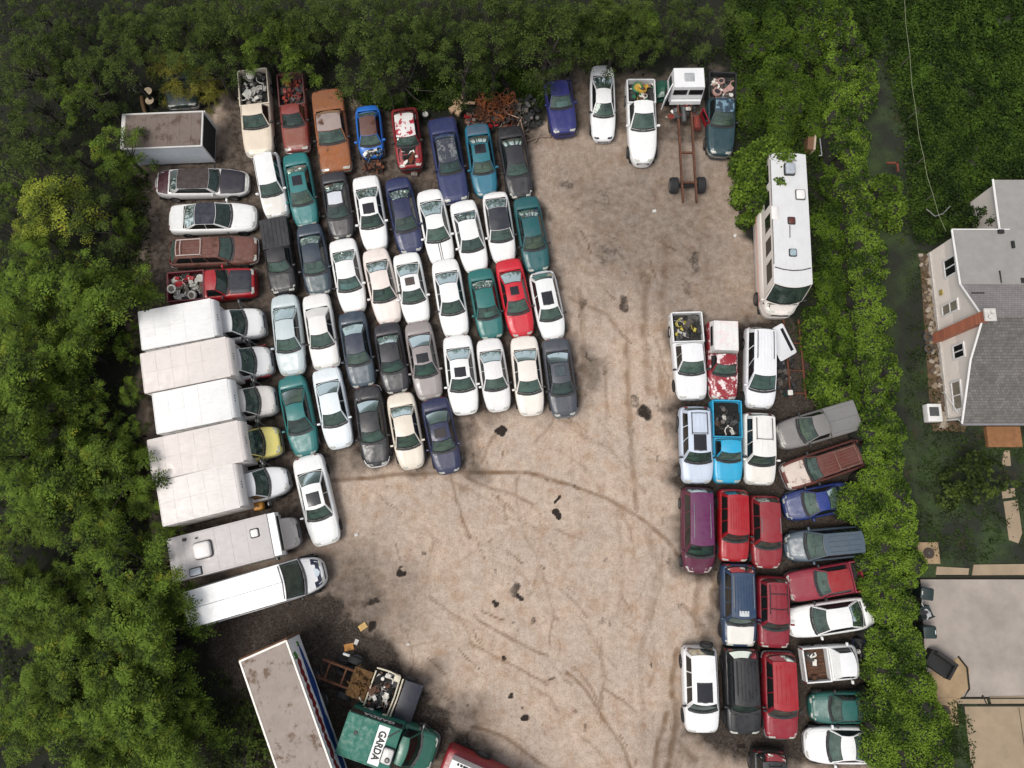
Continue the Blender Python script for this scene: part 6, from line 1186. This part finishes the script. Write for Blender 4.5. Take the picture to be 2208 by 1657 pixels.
def bin_(u, v, rz, label, openb=False):
    p = G(u, v, 1.0); r = empty('wheelie_bin', (p.x, p.y, 0), rz, label, 'bin', 'bins lined up along the hedge'); q = MB(); q.box(-.26, .26, -.28, .28, .05, .95, 0, None, -.05, -.04); q.build('body', plain('bin_plastic', (34, 48, 46), .5), r)
    if openb: q = MB(); heap_mesh(q, 0, 0, .3, .3, .85, .15, 9, 2, gq); q.build('rubbish_bag', [plain('white_bag', (220, 220, 222), .4), plain('black_bag', (30, 30, 32), .4)], r, 40); q = MB(); q.box(-.1, .35, -.34, -.30, .3, 1.0); q.build('lid', plain('bin_plastic', (30, 34, 34), .5), r)
    else: q = MB(); q.rbox(-.33, .36, -.31, .31, .96, 1.03, .08); q.build('lid', plain('bin_plastic', (40, 58, 56), .5), r, 40); q = MB(); q.box(.26, .31, -.1, .1, 1.031, 1.036); q.build('bin_label', plain('white_strip', (236, 236, 232), .4), r)
    for sg in (-1, 1): q = MB(); q.wheel((-.28, sg * .26, .1), (0, sg, 0), .1, .05); q.build('wheel', [M_RUBBER, M_TRIM], r, 40)
bin_(2000, 1281, R(170), 'closed green bin nearest the house'); bin_(1998, 1322, R(20), 'overfull bin with a white bag sticking out', True); bin_(2005, 1364, R(0), 'closed green bin with a white sticker on its lid')
p = G(2026, 1432, .4); ac = empty('armchair', (p.x, p.y, 0), R(-35), 'black armchair dumped on the corner slab', 'armchair'); q = MB(); q.rbox(-.6, .6, -.45, .3, .1, .45, .08); q.build('seat', plain('black_cloth', (36, 36, 36), .8), ac, 40); q = MB(); q.rbox(-.62, .62, .31, .46, .1, .85, .05); q.build('backrest', plain('black_cloth', (44, 42, 40), .8), ac, 40)
for sg in (-1, 1): q = MB(); q.rbox(sg * .68 - .07, sg * .68 + .07, -.45, .42, .1, .6, .05); q.build('armrest', plain('black_cloth', (36, 36, 36), .8), ac, 40)
q = MB(); pts = [G(u, v, 1.2) for u, v in ((1950, -10), (1962, 120), (1975, 240), (1992, 340), (2012, 420), (2040, 500))]
for a_, b_2 in zip(pts[:-1], pts[1:]): q.tube([a_, (a_ + b_2) / 2 + Vector((0, 0, -.12)), b_2], .010, 0, 5)
wf = empty('wire_fence', (0, 0, 0), 0, 'thin wire fence crossing the weedy yard', 'fence'); q.build('wire', plain('pale_wire', (170, 176, 140), .5), wf, 40)
for pt in pts[1:-1]: q = MB(); q.tube([(pt.x, pt.y, 0), (pt.x, pt.y, 1.25)], .03, 0, 6); q.build('post', plain('fence_post', (110, 108, 90), .8), wf, 40)
loose('curved_pole', 2022, 466, .3, lambda q: (q.tube([(-.75, .35, .5), (-.3, -.1, .5)], .03, 0, 6), q.tube([(-.3, -.12, .5), (.2, .05, .5), (.7, .55, .5)], .03, 0, 6)), plain('white_pipe', (150, 150, 146), .5), 'bent white pole lying on the weeds near the house', 'pole')
loose('scrap_metal', 1928, 352, .9, lambda q: (q.box(-.45, .2, -.05, .05, .85, .95), q.box(.12, .22, -.55, .05, .85, .95)), rusty((140, 70, 50)), 'rusty red metal frame poking out of the lone shrub', 'frame')
sheet('soil_bed', [(1983, 548), (2001, 548), (2020, 690), (2030, 770), (2050, 905), (2085, 918), (2080, 932), (2012, 930), (2003, 850), (1993, 700)], .05, plain('rubbly_soil', (112, 90, 66), .95, 0, .6, 4), 'strip of brown rubbly soil along the house wall', 'soil bed')
def stones():
    q = MB(); g_ = random.Random(21)
    for k in range(120):
        t = g_.random(); p = G(1990 + 40 * t + g_.uniform(-7, 12), 550 + 370 * t, .05); s_ = g_.uniform(.05, .2)
        T = Matrix.Translation(p) @ Matrix.Rotation(g_.uniform(0, 6), 4, 'Z'); q.rbox(-s_, s_, -s_ * .7, s_ * .7, 0, s_ * .6, s_ * .4, g_.randrange(3), T, 2)
    o = q.build('rubble', [plain('stone', c_, .9) for c_ in ((150, 132, 110), (104, 88, 72), (176, 164, 148))], None, 50); tag(o, 'small stones and rubble along the foot of the house wall', 'rubble', None, 'stuff')
stones()
for k, (u, v) in enumerate(((2001, 727), (2003, 752))): loose('hose_reel', u, v, .4, lambda q: q.tube([(.22 * math.cos(t * .5), .22 * math.sin(t * .5), .4) for t in range(14)], .05, 0, 6), M_STEEL, ('pale hoop against the chimney foot', 'second pale hoop just below the chimney foot')[k], 'hoop')
loose('utility_box', 2016, 890, .5, lambda q: (q.rbox(-.4, .4, -.5, .5, 0, .5, .04), q.box(-.3, .2, -.2, .3, .5, .56, 1)), [paint((236, 234, 230)), M_STEEL], 'white utility cabinet at the corner of the house', 'utility box')
# litter on the dirt
for k, (u, v, s_, a_, lb) in enumerate(((1411, 455, .12, .3, 'white scrap of litter in the middle of the upper lot'), (1585, 508, .1, 1, 'white scrap of litter by the vine thicket foot'), (782, 1352, .22, .6, 'yellowish crumpled bag on the dark dirt above the tow truck wreck'), (752, 1396, .25, .2, 'orange crumpled sheet behind the worn tyres'), (768, 1385, .14, 1.2, 'small white rag above the worn tyres'), (880, 1390, .1, 0, 'pale pebble-sized scrap on the dirt'), (1768, 1154, .08, .4, 'tiny white scrap beside the grey-blue minivan'), (768, 1154, .1, .4, 'white scrap right of the big lone white sedan'))):
    loose('litter', u, v, .05, lambda q: q.patch(lambda x_, y_: Vector((x_ * s_, y_ * s_ * .7, .03 + .05 * math.sin(5 * x_ + k) * math.cos(4 * y_))), [-1, -.3, .4, 1], [-1, 0, 1]), plain('litter', ((232, 230, 226), (232, 230, 226), (220, 180, 110), (214, 150, 70), (230, 226, 220), (210, 200, 190), (232, 230, 226), (232, 230, 226))[k], .7), lb, 'litter', a_)
